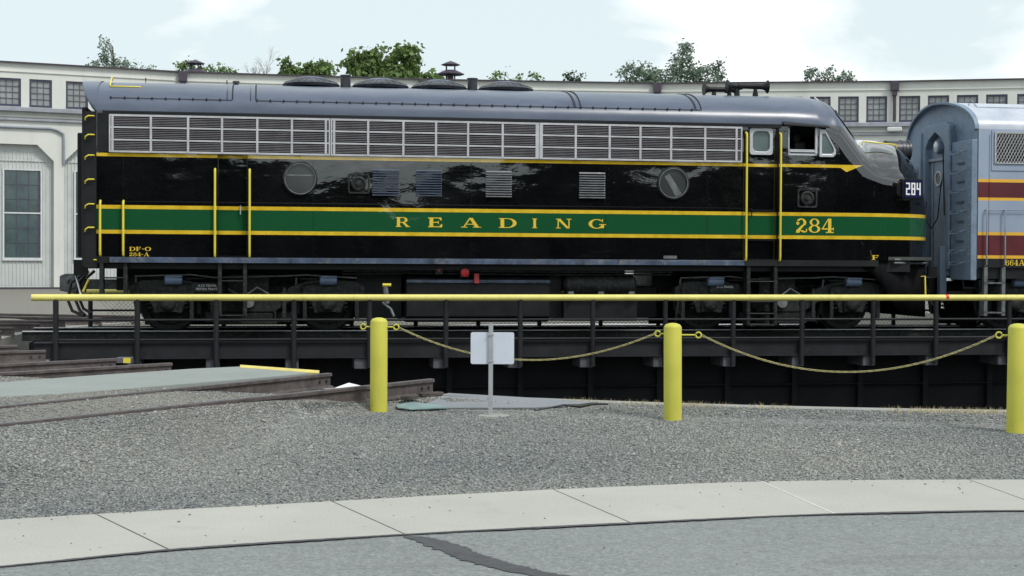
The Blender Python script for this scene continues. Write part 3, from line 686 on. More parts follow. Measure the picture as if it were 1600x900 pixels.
# trucks
def truck(parent,s):
    t=empty('truck',(s,0,0),0,parent)
    wb=1.385
    for x in (-wb,wb):
        w=MB()
        for sy in (-1,1):
            y=.72*sy
            w.lathe((x,y,.5),[(.54,-.06*sy),(.54,-.04*sy),(.50,-.03*sy),(.49,.06*sy),(.40,.06*sy),(.38,.02*sy),(.16,.02*sy),(.14,.10*sy),(.05,.12*sy)],axis='y',n=36)
        w.tube([(x,-1.15,.5),(x,1.15,.5)],.09,12); w.build('wheel_set',M['truck_black'],t,smooth=35)
        w=MB(); q_=-1 if x>0 else 1; w.box(min(x+.12*q_,x+.85*q_),max(x+.12*q_,x+.85*q_),-.55,.6,.16,.86); w.build('traction_motor',M['truck_black'],t,bevel=.05)
    for sy in (-1,1):
        y0,y1=(-1.22,-1.06) if sy<0 else (1.06,1.22)
        f_=MB()
        top=[(-2.05,.80),(-1.85,.90),(-1.1,.92),(-.75,.80),(-.45,.62),(.45,.62),(.75,.80),(1.1,.92),(1.85,.90),(2.05,.80)]
        bot=[(2.05,.62),(1.75,.62),(1.66,.45),(1.62,.32),(1.15,.32),(1.10,.5),(.95,.62),(.7,.50),(.45,.34),(-.45,.34),(-.7,.50),(-.95,.62),(-1.10,.5),(-1.15,.32),(-1.62,.32),(-1.66,.45),(-1.75,.62),(-2.05,.62)]
        f_.prism(top+bot,y0,y1); f_.build('side_frame',M['truck_black'],t,bevel=.02)
        for x in (-wb,wb):
            j=MB(); j.box(x-.16,x+.16,min(y0,y1)-.06,max(y0,y1)+.06,.34,.68); j.lathe((x,sy*1.29,.5),[(.14,-.01*sy),(.14,.02*sy),(.10,.05*sy),(.02,.055*sy)],axis='y',n=20); j.build('journal_box',M['truck_black'],t,bevel=.015,smooth=40)
            for dx in (-.30,.30):
                k=MB(); pts=[(x+dx+.055*cos(a*.9),sy*1.14+.055*sin(a*.9),.36+.011*a) for a in range(0,30)]; k.tube(pts,.014,5); k.build('coil_spring',M['truck_black'],t,smooth=60)
        k=MB()
        for a in range(6): k.box(-.42,.42,sy*1.18-.05,sy*1.18+.05,.20+a*.022,.217+a*.022)
        k.box(-.5,.5,sy*1.2-.04,sy*1.2+.04,.14,.19); k.tube([(-.46,sy*1.2,.17),(-.46,sy*1.2,.6)],.02,6); k.tube([(.46,sy*1.2,.17),(.46,sy*1.2,.6)],.02,6); k.build('leaf_spring',M['truck_black'],t)
        for x in (-1.28,1.40):
            k=MB(); k.lathe((x-.16,sy*1.28,.90),[(.07,0),(.085,.02),(.085,.26),(.07,.30)],axis='x',n=14); k.box(x-.14,x+.14,sy*1.28-.075,sy*1.28+.075,.955,.985); k.build('brake_cylinder',M['bluegrey_top'],t,smooth=35)
            k=MB(); d=1 if x<0 else -1; k.tube([(x+d*.14,sy*1.28,.88),(x+d*.45,sy*1.26,.84),(x+d*.60,sy*1.22,.55),(x+d*.62,sy*1.1,.35)],.022,6); k.tube([(x+d*.2,sy*1.3,.93),(x+d*.5,sy*1.3,.93)],.012,6); k.build('brake_rigging',M['truck_black'],t)
        for x in (-.98,-.62,.62,.98,1.9,-1.9):
            k=MB(); k.box(x-.035,x+.035,sy*1.24-.03,sy*1.24+.03,.22,.78); k.lathe((x,sy*1.27,.66),[(.045,-.02),(.045,.02),(.02,.03)],axis='y',n=10); k.build('brake_hanger',M['truck_black'],t,bevel=.01)
        for x in (-1.385,1.385):
            for q_ in (-1,1): k=MB(); k.prism([(x+q_*.56,.30),(x+q_*.53,.72),(x+q_*.47,.74),(x+q_*.49,.30)],sy*.95-.06,sy*.95+.06); k.build('brake_shoe',M['truck_black'],t)
            k=MB(); k.tube([(x-.55,sy*1.2,.95),(x-.58,sy*1.15,.5),(x-.53,sy*.8,.12)],.018,6); k.build('sand_pipe',M['coupler'],t,smooth=50)
        k=MB(); k.tube([(-.35,sy*1.3,.75),(-.1,sy*1.33,.60),(.15,sy*1.3,.78),(.35,sy*1.3,.66)],.02,6); k.lathe((0,sy*1.28,.52),[(.10,-.03),(.10,.03),(.05,.05)],axis='y',n=14); k.build('shock_absorber',M['coupler'],t,smooth=50)
        k=MB(); k.box(-1.95 if sy>0 else -.75,1.95 if sy>0 else .75,sy*1.05,sy*1.05+.03,.16 if sy<0 else .03,.34); k.build('brake_beam',M['truck_black'],t)
        k=MB(); k.tube([(-1.95,sy*1.24,.97),(-1.0,sy*1.26,1.0),(-.6,sy*1.24,.95),(.6,sy*1.24,.98),(1.0,sy*1.26,1.0),(1.9,sy*1.24,.95)],.014,6); k.build('brake_pipe',M['coupler'],t)
    b=MB(); b.box(-.35,.35,-1.0,1.0,.45,1.0); b.box(-1.9,1.9,-.55,.55,.62,.8); b.build('bolster',M['truck_black'],t)
    return t
truck(loco,-4.64); truck(loco,5.155)
# stencil on truck frame, small white characters
for s,ls in ((-5.35,('4-1/2 TRAVEL','PISTON TRAVEL')),(4.05,('4-1/2 TRAVEL',))):
    for k,tx in enumerate(ls):
        cu=bpy.data.curves.new('stencil','FONT'); cu.body=tx; cu.size=.055; cu.extrude=.001; cu.align_x='CENTER'
        o=bpy.data.objects.new('stencil',cu); col.objects.link(o); o.parent=loco; o.location=(s,-1.29,.79-k*.06); o.rotation_euler=(R(90),0,0); o.data.materials.append(M['white'])
        dg=bpy.context.evaluated_depsgraph_get(); me=bpy.data.meshes.new_from_object(o.evaluated_get(dg)); o2=bpy.data.objects.new('stencil',me); col.objects.link(o2); o2.parent=loco; o2.location=o.location; o2.rotation_euler=o.rotation_euler
        bpy.data.objects.remove(o)
    q=MB(); q.box(s-.28,s+.28,-1.285,-1.22,.70,.86); q.build('stencil_plate',M['truck_black'],loco)
# under-body tanks
t_=MB(); t_.prism([(-1.35,.92),(-1.30,.96),(-1.2,.98),(1.2,.98),(1.35,.92),(1.35,.26),(1.15,.16),(-1.15,.16),(-1.35,.26)],-1.87,.74,plane='yz'); t_.build('fuel_tank',M['black_metal'],loco,bevel=.02)
t_=MB(); t_.box(-1.87,.74,-1.39,-1.352,.865,.925); t_.build('tank_highlight_strip',M['sill'],loco,bevel=.01) if False else t_.build('tank_highlight',M['sill'],loco,bevel=.01)  # strip coloured as the highlight along the tank's upper edge
t_=MB(); t_.lathe((1.0,-1.22,.84),[(.05,0),(.13,.02),(.17,.06),(.17,1.31),(.13,1.35),(.05,1.37)],axis='x',n=24); t_.build('air_tank',M['truck_black'],loco,smooth=40)
t_=MB(); t_.box(1.0,2.38,-1.38,-1.0,.60,.665); 
for x in (1.12,1.68,2.25): t_.box(x-.05,x+.05,-1.40,-1.02,.56,.72)
t_.build('tank_bracket',M['coupler'],loco)
for z_,y_ in ((1.07,-1.4),(1.02,-1.33)): t_=MB(); t_.tube([(-3.0,y_,z_),(-1.9,y_,z_+.02),(.8,y_,z_),(3.0,y_,z_+.01)],.018,6); t_.build('air_pipe',M['truck_black'],loco)
t_=MB(); t_.box(1.0,2.38,-1.30,1.3,.18,.58); t_.build('battery_box',M['black_metal'],loco,bevel=.02)
t_=MB(); t_.box(-2.75,-1.9,-.9,1.3,.22,1.1); t_.build('equipment_box',M['black_metal'],loco,bevel=.02)
t_=MB(); t_.box(2.42,3.0,-.4,1.3,.20,.80); t_.build('equipment_box',M['black_metal'],loco,bevel=.02)
t_=MB(); t_.box(.76,1.0,-1.1,1.2,.25,1.1); t_.build('equipment_box',M['black_metal'],loco)
e=MB(); e.lathe((-.83,-1.45,1.055),[(.075,0),(.075,-.02),(.05,-.03),(.02,-.032)],axis='y',n=18); eo=e.build('emergency_cutoff',M['red'],loco,smooth=40)
e=MB(); e.box(-.91,-.75,-1.445,-1.40,.97,1.14); e.build('cutoff_housing',M['black_metal'],eo)
e=MB(); e.box(-.665,-.575,-1.48,-1.43,.86,1.04); e.build('red_tag',M['darkred'],loco,bevel=.01)
e=MB(); e.box(-1.36,-1.23,-1.47,-1.40,1.02,1.15); eo=e.build('drain_box',M['black_metal'],loco); e=MB(); e.add([(-1.335,-1.473,1.12),(-1.255,-1.473,1.12),(-1.295,-1.473,1.06)],[(0,1,2)]); e.build('red_mark',M['darkred'],eo)
e=MB(); e.tube([(-3.2+.9,-1.45,.83),(-2.15,-1.45,.83)],.03,8); e.build('yellow_valve',M['grab_yellow'],loco)
e=MB(); e.tube([(-2.25,-1.42,.83),(-2.22,-1.42,.5)],.05,8); e.tube([(-2.3,-1.42,.52),(-2.15,-1.45,.40),(-2.1,-1.5,.27)],.025,8); e.build('drain_pipe',M['coupler'],loco)

# ================================================================== SECOND UNIT
car=empty('grey_diesel_unit',(OX,OY,0),YAW); tag(car,'pale grey and maroon booster locomotive seen from its blue-grey end, coupled at the right','locomotive')
S0=8.90; S1=24.0; CW=1.55
def csec(k,n=14,w=CW,b=3.80,t=4.43):
    th=k/n*pi/2; return (-w*cos(th)**(2/2.0), b+(t-b)*sin(th)**(2/2.0)) if True else None
half=[(-CW,1.19),(-CW,2.5)]+[csec(k) for k in range(15)]
full=half+[(-y,z) for y,z in half[-2::-1]]
c=MB(); mm=len(full); v=[(s,y,z) for s in (S0,S0+.04,12,16,20,S1) for y,z in full]
c.add(v,[(i*mm+j,i*mm+j+1,(i+1)*mm+j+1,(i+1)*mm+j) for i in range(5) for j in range(mm-1)]); c.add([(S1,y,z) for y,z in full],[tuple(range(mm))])
c.build('body',M['car_livery'],car,smooth=35)
# end wall recessed inside arch
c=MB(); inn=[(y*.985,z-.02) for y,z in full]; inn=[(y,max(z,1.0)) for y,z in inn]; c.prism(inn,S0-.03,S0+.02,plane='yz'); c.build('end_wall',M['car_end'],car)
c=MB();  # arch hood overhanging the upper end
o_=[csec(k) for k in range(15)]; o_=o_+[(-y,z) for y,z in o_[-2::-1]]
n=len(o_); v=[(S0+.01,y,z+.004) for y,z in o_]+[(S0-.22+.25*abs(y)/CW*.6,y,z+.002) for y,z in o_]+[(S0-.22+.25*abs(y)/CW*.6,y*.97,z-.035) for y,z in o_]+[(S0+.01,y*.97,z-.035) for y,z in o_]
f=[]
for r_ in range(3):
    for i in range(n-1): f.append((r_*n+i,r_*n+i+1,(r_+1)*n+i+1,(r_+1)*n+i))
c.add(v,f); c.build('roof_hood',M['car_end'],car,smooth=40)
# diaphragm / door surround
def arch(hw,zt,zs,n=8):
    pts=[(-hw,zs)]; 
    for k in range(1,n): 
        t=k/n; pts.append((-hw*cos(t*pi/2)**.9, zs+(zt-zs)*sin(t*pi/2)**1.5 ))
    pts.append((0,zt)); return pts+[(-y,z) for y,z in pts[-2::-1]]
def archring(mb,hw0,zt0,hw1,zt1,zs,z0,x0,x1):
    A=[(-hw0,z0)]+arch(hw0,zt0,zs)+[(hw0,z0)]; B=[(-hw1,z0)]+arch(hw1,zt1,zs)+[(hw1,z0)]; n=len(A)
    v=[(x,y,z) for x in (x0,x1) for P in (A,B) for y,z in P]; f=[]
    for i in range(n-1): f+=[(i,i+1,n+i+1,n+i),(2*n+i,3*n+i,3*n+i+1,2*n+i+1),(i,2*n+i,2*n+i+1,i+1),(n+i,n+i+1,3*n+i+1,3*n+i)]
    f+=[(0,n,3*n,2*n),(n-1,3*n-1,4*n-1,2*n-1)]
    mb.add(v,f)
c=MB(); c.prism([(-.62,1.02),(-.62,3.95),(-.45,4.02),(.45,4.02),(.62,3.95),(.62,1.02),(.44,1.02),(.44,3.55),(.3,3.72),(0,3.86),(-.3,3.72),(-.44,3.55),(-.44,1.02)],S0-.16,S0-.02,plane='yz'); c.build('diaphragm',M['car_end'],car,bevel=.015)
c=MB(); c.box(S0-.20,S0-.15,-.72,-.62,1.15,3.9); c.box(S0-.20,S0-.15,.55,.65,1.02,3.9); c.box(S0-.30,S0-.16,-.60,-.46,.55,1.6); c.box(S0-.14,S0-.02,-1.56,-.70,.95,3.85-.25); c.build('buffer_plate',M['car_end'],car,bevel=.012)
c=MB(); c.box(S0-.05,S0-.035,-.43,.43,1.05,3.30); do=c.build('end_door',M['car_end'],car)
c=MB(); c.lathe((S0-.055,.02,2.95),[(.15,0),(.15,-.02),(.12,-.02),(.12,-.0)],axis='x',n=24,caps=False); c.build('door_porthole',M['steel'],do); c=MB(); c.lathe((S0-.058,.02,2.95),[(.12,0),(.12,-.004)],axis='x',n=24); c.build('porthole_glass',M['portglass'],do)
c=MB(); c.tube([(S0-.06,-.36,2.55),(S0-.10,-.36,2.55),(S0-.10,-.36,2.15),(S0-.06,-.36,2.15)],.015); c.box(S0-.09,S0-.05,-.43,.43,3.30,3.35); c.box(S0-.07,S0-.052,.26,.30,1.1,3.28); c.box(S0-.07,S0-.052,-.30,-.26,1.1,3.28); c.build('door_handle',M['conduit'],do)
c=MB(); c.lathe((S0-.03,0,3.57),[(.13,0),(.13,-.10),(.10,-.11)],axis='x',n=20); ho=c.build('end_light',M['car_end'],car,smooth=40); c=MB(); c.lathe((S0-.141,0,3.57),[(.10,0),(.05,-.02),(.01,-.025)],axis='x',n=20); c.build('lamp_lens',M['lamp'],ho,smooth=50)
c=MB(); c.lathe((S0-.10,.95,3.05),[(.2,0),(.2,-.12),(.16,-.17),(.04,-.19)],axis='x',n=24); c.build('buffer',M['car_end'],car,smooth=40)
for z in (3.37,3.0,2.63,2.23,1.85,1.48,1.25):
    c=MB(); c.tube([(S0-.14,-.88,z+.05),(S0-.24,-.88,z+.03),(S0-.24,-.90,z-.02),(S0-.24,-1.26,z-.02),(S0-.24,-1.30,z+.02),(S0-.14,-1.32,z+.04)],.014,6); c.build('ladder_rung',M['car_end'],car,smooth=50)
for z in (3.18,2.83,2.44,2.07,1.70):
    c=MB(); c.box(S0-.17,S0-.14,-1.28,-.98,z-.015,z+.015); c.build('foothold',M['car_end_dark'],car)
for y in (-1.5,1.45):
    c=MB(); z=1.3
    while z<3.6: c.lathe((S0-.142,y+.03,z),[(.014,0),(.012,-.008)],axis='x',n=6); z+=.14
    c.build('rivet_row',M['steel'],car)
c=MB(); c.tube([(S0-.18,.30,2.5),(S0-.26,.2,2.15),(S0-.24,-.05,1.95),(S0-.20,-.25,2.15),(S0-.17,-.35,2.9)],.012); c.tube([(S0-.2,-.55,2.2),(S0-.24,-.55,3.5)],.014); c.build('cable',M['black_metal'],car,smooth=60)
# screens on the side
c=MB(); a,b=9.22,10.9; c.box(a-.06,b+.06,-1.565,-1.55,3.02,3.80-.02); c.box(a-.10,a-.09,-1.562,-1.55,1.45,3.7); fo=c.build('screen_frame',M['car_livery'],car)
c=MB(); c.box(a+.02,b,-1.570,-1.566,3.17,3.72); c.build('screen_opening',M['glass'],fo)
c=MB(); x=a-.5
while x<b:
    for d in (1,-1):
        x0,x1=x,x+.55*.55
        zA,zB=(3.17,3.72) if d>0 else (3.72,3.17)
        p0=[x0,zA];p1=[x1,zB]
        if x0<a:
            t=(a-x0)/(x1-x0); 
            if t<1: p0=[a,zA+(zB-zA)*t]
            else: p0=None
        if p0 and x1<b+.1: c.tube([(p0[0],-1.58,p0[1]),(p1[0],-1.58,p1[1])],.007,4)
    x+=.062
c.box(a-.01,a+.02,-1.59,-1.57,3.15,3.74); c.box(a,b,-1.59,-1.57,3.15,3.17); c.box(a,b,-1.59,-1.57,3.72,3.75); c.box(9.86,9.92,-1.592,-1.57,3.17,3.72); c.build('screen_mesh',M['steel'],fo)
for s in (9.05,9.42):
    c=MB(); c.tube([(s,-1.56,2.28),(s,-1.62,2.28),(s,-1.62,1.24),(s,-1.56,1.22)],.014); c.build('handrail',M['conduit'],car,smooth=50)
c=MB(); c.tube([(9.05,-1.60,2.28),(9.9,-1.60,2.28)],.008); c.build('cable',M['conduit'],car)
letters(spaced('664A',9.46,9.86,.08),1.23,.11,-1.5525,car)
c=MB(); c.box(S0-.1,S1,-1.5,1.5,.98,1.2); c.build('underframe',M['black_metal'],car)
c=MB()
for s in (9.06,9.42): c.box(s-.035,s+.035,-1.58,-1.4,.28,1.2)
for z in (.9,.62,.34): c.box(9.03,9.45,-1.58,-1.36,z-.015,z+.01)
c.build('step',M['coupler'],car)
c=MB(); c.tube([(S0-.1,-1.2,.95),(S0-.15,-1.3,.8),(S0+.4,-1.4,.8),(S0+.6,-1.4,1.1)],.03); c.prism([(8.95,.95),(9.3,.95),(8.98,.75)],-1.5,-1.3); c.build('brace',M['black_metal'],car)
coupler(car,S0-.1,-1,'black_metal')
truck(car,11.2); truck(car,21.2)
c=MB(); c.tube([(9.0,-.9,4.28),(9.02,-.95,4.42),(9.15,-1.0,4.25),(9.25,-1.1,4.18)],.012); c.build('roof_hook',M['conduit'],car)
c=MB()
s=9.1
while s<15: c.lathe((s,-1.05,4.262),[(.012,0),(.01,.012)],n=6); s+=.12
c.box(9.1,15,-1.07,-1.04,4.255,4.268); c.build('roof_seam',M['conduit'],car)

# ================================================================== TURNTABLE
tt=empty('railway_turntable',(OX,OY,0),YAW); tag(tt,'black steel turntable bridge with yellow top handrail carrying the locomotives across the pit','turntable')
SC=(PC[0]-OX)*ca+(PC[1]-OY)*sa; A0,A1=SC-14.35,SC+14.35
d=MB(); d.box(A0,A1,-2.42,-.95,-.20,-.15); d.box(A0,A1,.95,2.42,-.20,-.15); d.box(A0-.3,A1+.3,-.95,.95,-.34,-.20); d.build('deck',M['deck_top'],tt)
d=MB(); d.box(A0,A1,-2.50,-2.42,-.385,-.118); d.box(A0,A1,2.42,2.50,-.385,-.118); d.box(A0,A1,-2.54,-2.38,-.14,-.112); d.box(A0,A1,-2.54,-2.38,-.395,-.375); d.build('edge_beam',M['deck_black'],tt)
for sy in (-.7175,.7175):
    d=MB(); d.box(A0-.45,A1+.45,sy-.036,sy+.036,-.04,-.016); d.box(A0-.45,A1+.45,sy-.012,sy+.012,-.155,-.04); d.box(A0-.45,A1+.45,sy-.07,sy+.07,-.18,-.155); ro_=d.build('rail',M['truck_black'],tt)
    d=MB(); d.box(A0-.45,A1+.45,sy-.036,sy+.036,-.016,-.003); d.build('rail_head',M['railshine'],ro_)
for sy in (-1,1):
    d=MB(); y=sy*1.75; d.box(A0+.3,A1-.3,y-.01,y+.01,-2.0,-.40); d.box(A0+.3,A1-.3,y-.17,y+.17,-.43,-.40); d.box(A0+.3,A1-.3,y-.14,y+.14,-.965,-.945); d.box(A0+.3,A1-.3,y-.17,y+.17,-2.03,-2.0)
    s=A0+.6
    while s<A1: d.box(s-.05,s+.05,y-.13,y+.13,-2.0,-.43); s+=1.27/1.0
    d.build('girder',M['girder'],tt)
x=A0
while x<A1: d=MB(); d.box(x,x+.22,-1.3,1.3,-.205,-.182); d.build('bridge_tie',M['deck_top'],tt); x+=.56
bl=[-5.221,-3.905,-2.75,-1.40,-.10,1.17,2.48,3.75,5.03,6.36,7.56,8.96]; bl+=[8.96+1.28*k for k in range(1,9)]+[-6.5,-7.75]
for s in bl:
    d=MB(); d.box(s-.11,s+.11,-2.50,2.50,-.585,-.40); d.build('cross_beam',M['block'],tt,bevel=.012)
PS=[-7.747,-6.444,-5.161,-3.878,-2.607,-1.303,-.012,1.267,2.566,3.803,5.072,6.409,7.607,9.023]+[9.023+1.27*k for k in range(1,9)]
for sy in (-1,1):
    for s in PS:
        d=MB(); d.tube([(s,sy*2.56,-.56),(s,sy*2.56,.60)],.046,12); d.build('handrail_post',M['deck_black'],tt,smooth=50)
    for z in (.255,-.075): 
        d=MB(); d.tube([(-7.7,sy*2.56,z),(PS[-1],sy*2.56,z)],.021,8); d.build('mid_rail',M['deck_black'],tt,smooth=50)
d=MB(); d.tube([(-8.13,-2.56,.625),(PS[-1]+.3,-2.56,.655)],.056,16); tr_=d.build('top_handrail',M['yellow_pipe'],tt,smooth=50)
d=MB(); d.tube([(7.78,-2.56,.6485),(7.835,-2.56,.6485)],.0585,16); d.build('red_tape',M['red'],tr_,smooth=50)
d=MB(); d.tube([(-8.13,2.56,.625),(PS[-1]+.3,2.56,.655)],.056,16); d.build('top_handrail',M['yellow_pipe'],tt,smooth=50)
# chain link on the far railing
cl=MB(); x=-7.7; H_=.68
while x<PS[-1]-H_:
    cl.tube([(x,2.52,-.10),(x+H_,2.52,-.10+H_)],.003,3,False); cl.tube([(x+H_,2.53,-.10),(x,2.53,-.10+H_)],.003,3,False); x+=.085
cl.build('chain_link',M['deck_black'],tt)

# ================================================================== PIT + GROUND
def struct(mb,name,mat,**k): o=mb.build(name,mat,None,**k); tag(o,kind='structure'); return o
def ringmesh(mb,r0,z0,r1,z1,n=180,zf=None):
    v=[]
    for i in range(n):
        a=2*pi*i/n
        for r,z in ((r0,z0),(r1,z1)):
            x,y=PC[0]+r*cos(a),PC[1]+r*sin(a); v.append((x,y,z if zf is None else zf(x,y)+z))
    mb.add(v,[(2*i,2*i+1,(2*i+3)%(2*n),(2*i+2)%(2*n)) for i in range(n)])
TOP=[(-13,3.5),(-7.0,7.05),(-3.02,8.93),(-1.14,9.69),(.35,10.26),(1.81,10.67),(3.67,10.83),(7,10.9),(16,10.6)]
BOT=[(-12.4,1.9),(-6.2,5.55),(-2.55,7.56),(-1.78,8.04),(-.59,8.51),(.71,8.93),(2.01,9.29),(3.2,9.45),(7,9.5),(16,9.2)]
def curve_at(P,x):
    # smooth (cosine free) interpolation along x
    from bisect import bisect
    xs=[p[0] for p in P]; i=min(max(bisect(xs,x)-1,0),len(P)-2)
    def tan(k):
        a=P[max(k-1,0)];b=P[min(k+1,len(P)-1)]; return (b[1]-a[1])/(b[0]-a[0])
    h=P[i+1][0]-P[i][0]; t=(x-P[i][0])/h
    return (2*t**3-3*t*t+1)*P[i][1]+(t**3-2*t*t+t)*h*tan(i)+(-2*t**3+3*t*t)*P[i+1][1]+(t**3-t*t)*h*tan(i+1)
RA=(-.842,16.034); RB=(-3.86,11.40); _l=math.hypot(RB[0]-RA[0],RB[1]-RA[1]); RD=((RB[0]-RA[0])/_l,(RB[1]-RA[1])/_l)
def height(x,y):
    r=math.hypot(x-PC[0],y-PC[1])
    base=-.165+(.146)*smooth(15.8,17.9,r)          # rises to cover the rails
    dd=(RD[0]*(y-RA[1])-RD[1]*(x-RA[0]))            # distance to the camera side of the near rail
    h2=-.165-.065*smooth(15.5,16.15,r)-.085*smooth(14.2,9.8,y if x<8 else 14.2)
    if y<14.0 or dd>0:
        k=smooth(-.05,.32,dd) if r<17.5 else smooth(-.05,.32+(r-17.5)*.5,dd); base=base*(1-k)+h2*k
    if y>20 : base=min(base,-.05)
    if y<20:
        q=y-curve_at(TOP,min(max(x,-13),16)); base=-.315+(base+.315)*smooth(.02,1.5,q)
        if q<0: base=-.345
    return base
NR=[15.36,15.6,15.75,15.9,16.2,16.6,17]+[17.25+.2*k for k in range(75)]+[33,36,40,45,52,60,80,120,200,400,900]
gm=MB(); NA=720; v=[]
for r in NR:
    for i in range(NA):
        a=2*pi*i/NA; x,y=PC[0]+r*cos(a),PC[1]+r*sin(a)
        v.append((x,y,height(x,y) if y>-2 else -.345))
gm.add(v,[(j*NA+i,j*NA+(i+1)%NA,(j+1)*NA+(i+1)%NA,(j+1)*NA+i) for j in range(len(NR)-1) for i in range(NA)])
go_=struct(gm,'gravel_ground',M['gravel'],smooth=60)
at_=go_.data.attributes.new('dirt','FLOAT','POINT')
def dirt(x,y):
    dd=(RD[0]*(y-RA[1])-RD[1]*(x-RA[0])); r=math.hypot(x-PC[0],y-PC[1])
    k=smooth(.25,-.25,-dd) if False else 1-smooth(-.25,.25,dd)
    if y<5 or r>60: k=.3
    return max(k, .8*(1-smooth(15.4,16.0,r)))
at_.data.foreach_set('value',[dirt(v_.co.x,v_.co.y) for v_ in go_.data.vertices])
cp=MB(); ringmesh(cp,PR,-.155,15.40,-.152); ringmesh(cp,PR,-.155,PR,-.5); struct(cp,'pit_coping',M['coping'])
pw=MB(); ringmesh(pw,PR+.02,-.16,PR+.02,-2.3); struct(pw,'pit_wall',M['pitwall'])
pf=MB(); ringmesh(pf,PR+.03,-2.3,.05,-2.3); struct(pf,'pit_floor',M['pitfloor'])

# radial tracks
RAILPROF=[(-.07,-.165),(.07,-.165),(.07,-.15),(.012,-.13),(.012,-.04),(.036,-.03),(.036,-.004),(.03,0),(-.03,0),(-.036,-.004),(-.036,-.03),(-.012,-.04),(-.012,-.13),(-.07,-.15)]
def rail(parent,p0,p1):
    dx,dy=p1[0]-p0[0],p1[1]-p0[1]; L=math.hypot(dx,dy); t=(dx/L,dy/L); n=(-t[1],t[0])
    m_=MB(frame=(p0,t,n)); m_.prism([(a,b) for a,b in RAILPROF],0,L,plane='yz')
    o=m_.build('rail',M['rail'],parent)
    m_=MB(frame=(p0,t,n)); m_.box(0,L,-.028,.028,0,.003); m_.build('rail_head',M['rail_top'],o)
    m_=MB(frame=(p0,t,n))
    for a in (.08,.2): m_.lathe((a,-.014,-.085),[(.016,0),(.016,-.012)],axis='y',n=8); m_.lathe((a,.014,-.085),[(.016,0),(.016,.012)],axis='y',n=8)
    m_.build('rail_bolt',M['gasket'],o)
def track(label,ends,length):
    t=empty('railway_track',(ends[0][0][0],ends[0][0][1],0)); tag(t,label,'track','tracks leading to the turntable')
    for p0,d in ends:
        q=(p0[0]-t.location[0],p0[1]-t.location[1]); rail(t,q,(q[0]+d[0]*length,q[1]+d[1]*length))
    return t
def unit(a,b): l=math.hypot(a,b); return (a/l,b/l)
tA=track('rusty track whose two rail ends jut toward the pit beside the leftmost bollard',[((-.842,16.034),RD),((-2.017,16.793),unit(-2.3,-4.0))],40)
tB=track('rusty track running into the gravel just behind the concrete walkway',[((-4.128,18.358),unit(-1.5,-1.8)),((-5.01,19.151),unit(-1.08,-1.18))],40)
def radial(deg,label,L=22,r=15.15):
    a=R(deg); t=(cos(a),sin(a)); n=(-t[1],t[0]); e=[]
    for s in (-.7175,.7175):
        e.append(((PC[0]+t[0]*r+n[0]*s,PC[1]+t[1]*r+n[1]*s),t))
    return track(label,e,L)
names={213:'second rusty track behind the concrete walkway, ending at the pit rim on the left',201:'third track behind the concrete walkway, crossing the gravel at the left edge',
189.4:'track in line with the turntable bridge, just past the rear of the black locomotive',177:'first track behind the rear of the black locomotive, crossing gravel toward the roundhouse',165:'second track beyond the rear of the black locomotive, on gravel before the roundhouse'}
for dg_,nm in names.items(): radial(dg_,nm,L=24)
radial(9.4,'track in line with the turntable bridge beneath the grey unit at the right',L=24)

# sidewalk, road, seams
def off(p,q,k): return (p[0]+(q[0]-p[0])*k,p[1]+(q[1]-p[1])*k)
JT=[-11,-9.4,-7.8,-6.2,-4.15,-2.51,-1.147,.287,1.764,3.27,4.75,6.2,7.7,9.2,10.7]
JB=[-10.4,-8.7,-7.0,-5.2,-3.25,-1.81,-.59,.71,1.99,3.40,4.85,6.3,7.8,9.3,10.8]
sw=MB(); g_=.006
for i in range(len(JT)-1):
    a0,a1=JT[i]+g_,JT[i+1]-g_; b0,b1=JB[i]+g_,JB[i+1]-g_; n=6; v=[]
    for k in range(n+1):
        xt=a0+(a1-a0)*k/n; xb=b0+(b1-b0)*k/n
        yt=curve_at(TOP,xt); yb=curve_at(BOT,xb)
        v+=[(xt,yt,-.300),(xb,yb,-.300),(xt,yt,-.40),(xb,yb,-.40)]
    f=[]
    for k in range(n):
        a=4*k; f+=[(a,a+1,a+5,a+4),(a,a+4,a+6,a+2),(a+1,a+3,a+7,a+5)]
    f+=[(0,2,3,1),(4*n,4*n+1,4*n+3,4*n+2)]
    sw.add(v,f)
struct(sw,'sidewalk',M['sidewalk'])
js=MB(); 
for i in range(len(JT)):
    xt,xb=JT[i],JB[i]; w=.012
    js.add([(xt-w,curve_at(TOP,xt)-.01,-.306),(xt+w,curve_at(TOP,xt)-.01,-.306),(xb+w,curve_at(BOT,xb)+.01,-.306),(xb-w,curve_at(BOT,xb)+.01,-.306)],[(0,1,2,3)])
struct(js,'sidewalk_joint',M['tar'])
js=MB(); i=JT.index(1.764); xt,xb=JT[i],JB[i]
js.add([(xt-.006,curve_at(TOP,xt),-.2985),(xt+.006,curve_at(TOP,xt),-.2985),(xb+.006,curve_at(BOT,xb),-.2985),(xb-.006,curve_at(BOT,xb),-.2985)],[(0,1,2,3)])
struct(js,'joint_sealant',mk('joint_sealant_pale',(.6,.6,.58),.7,var=.15,scale=20))
rd=MB(); xs=np.linspace(-12.3,15.5,90); v=[]
for x in xs: v+=[(x,curve_at(BOT,x)+.02,-.306),(x,-14,-.306)]
rd.add(v,[(2*i,2*i+1,2*i+3,2*i+2) for i in range(len(xs)-1)]); struct(rd,'road',M['asphalt'])
ts=MB(); v=[]; xs=np.arange(-8,10,.03)
for x in xs:
    y=curve_at(BOT,x); j=.012*math.sin(x*3.1)+.01*random.random()+.018*max(0,math.sin(x*5.7+1))*random.random()
    v+=[(x,y+.004+random.random()*.008,-.2965),(x,y-.022-j,-.2975)]
ts.add(v,[(2*i,2*i+1,2*i+3,2*i+2) for i in range(len(xs)-1)]); struct(ts,'tar_seam',M['tar'])
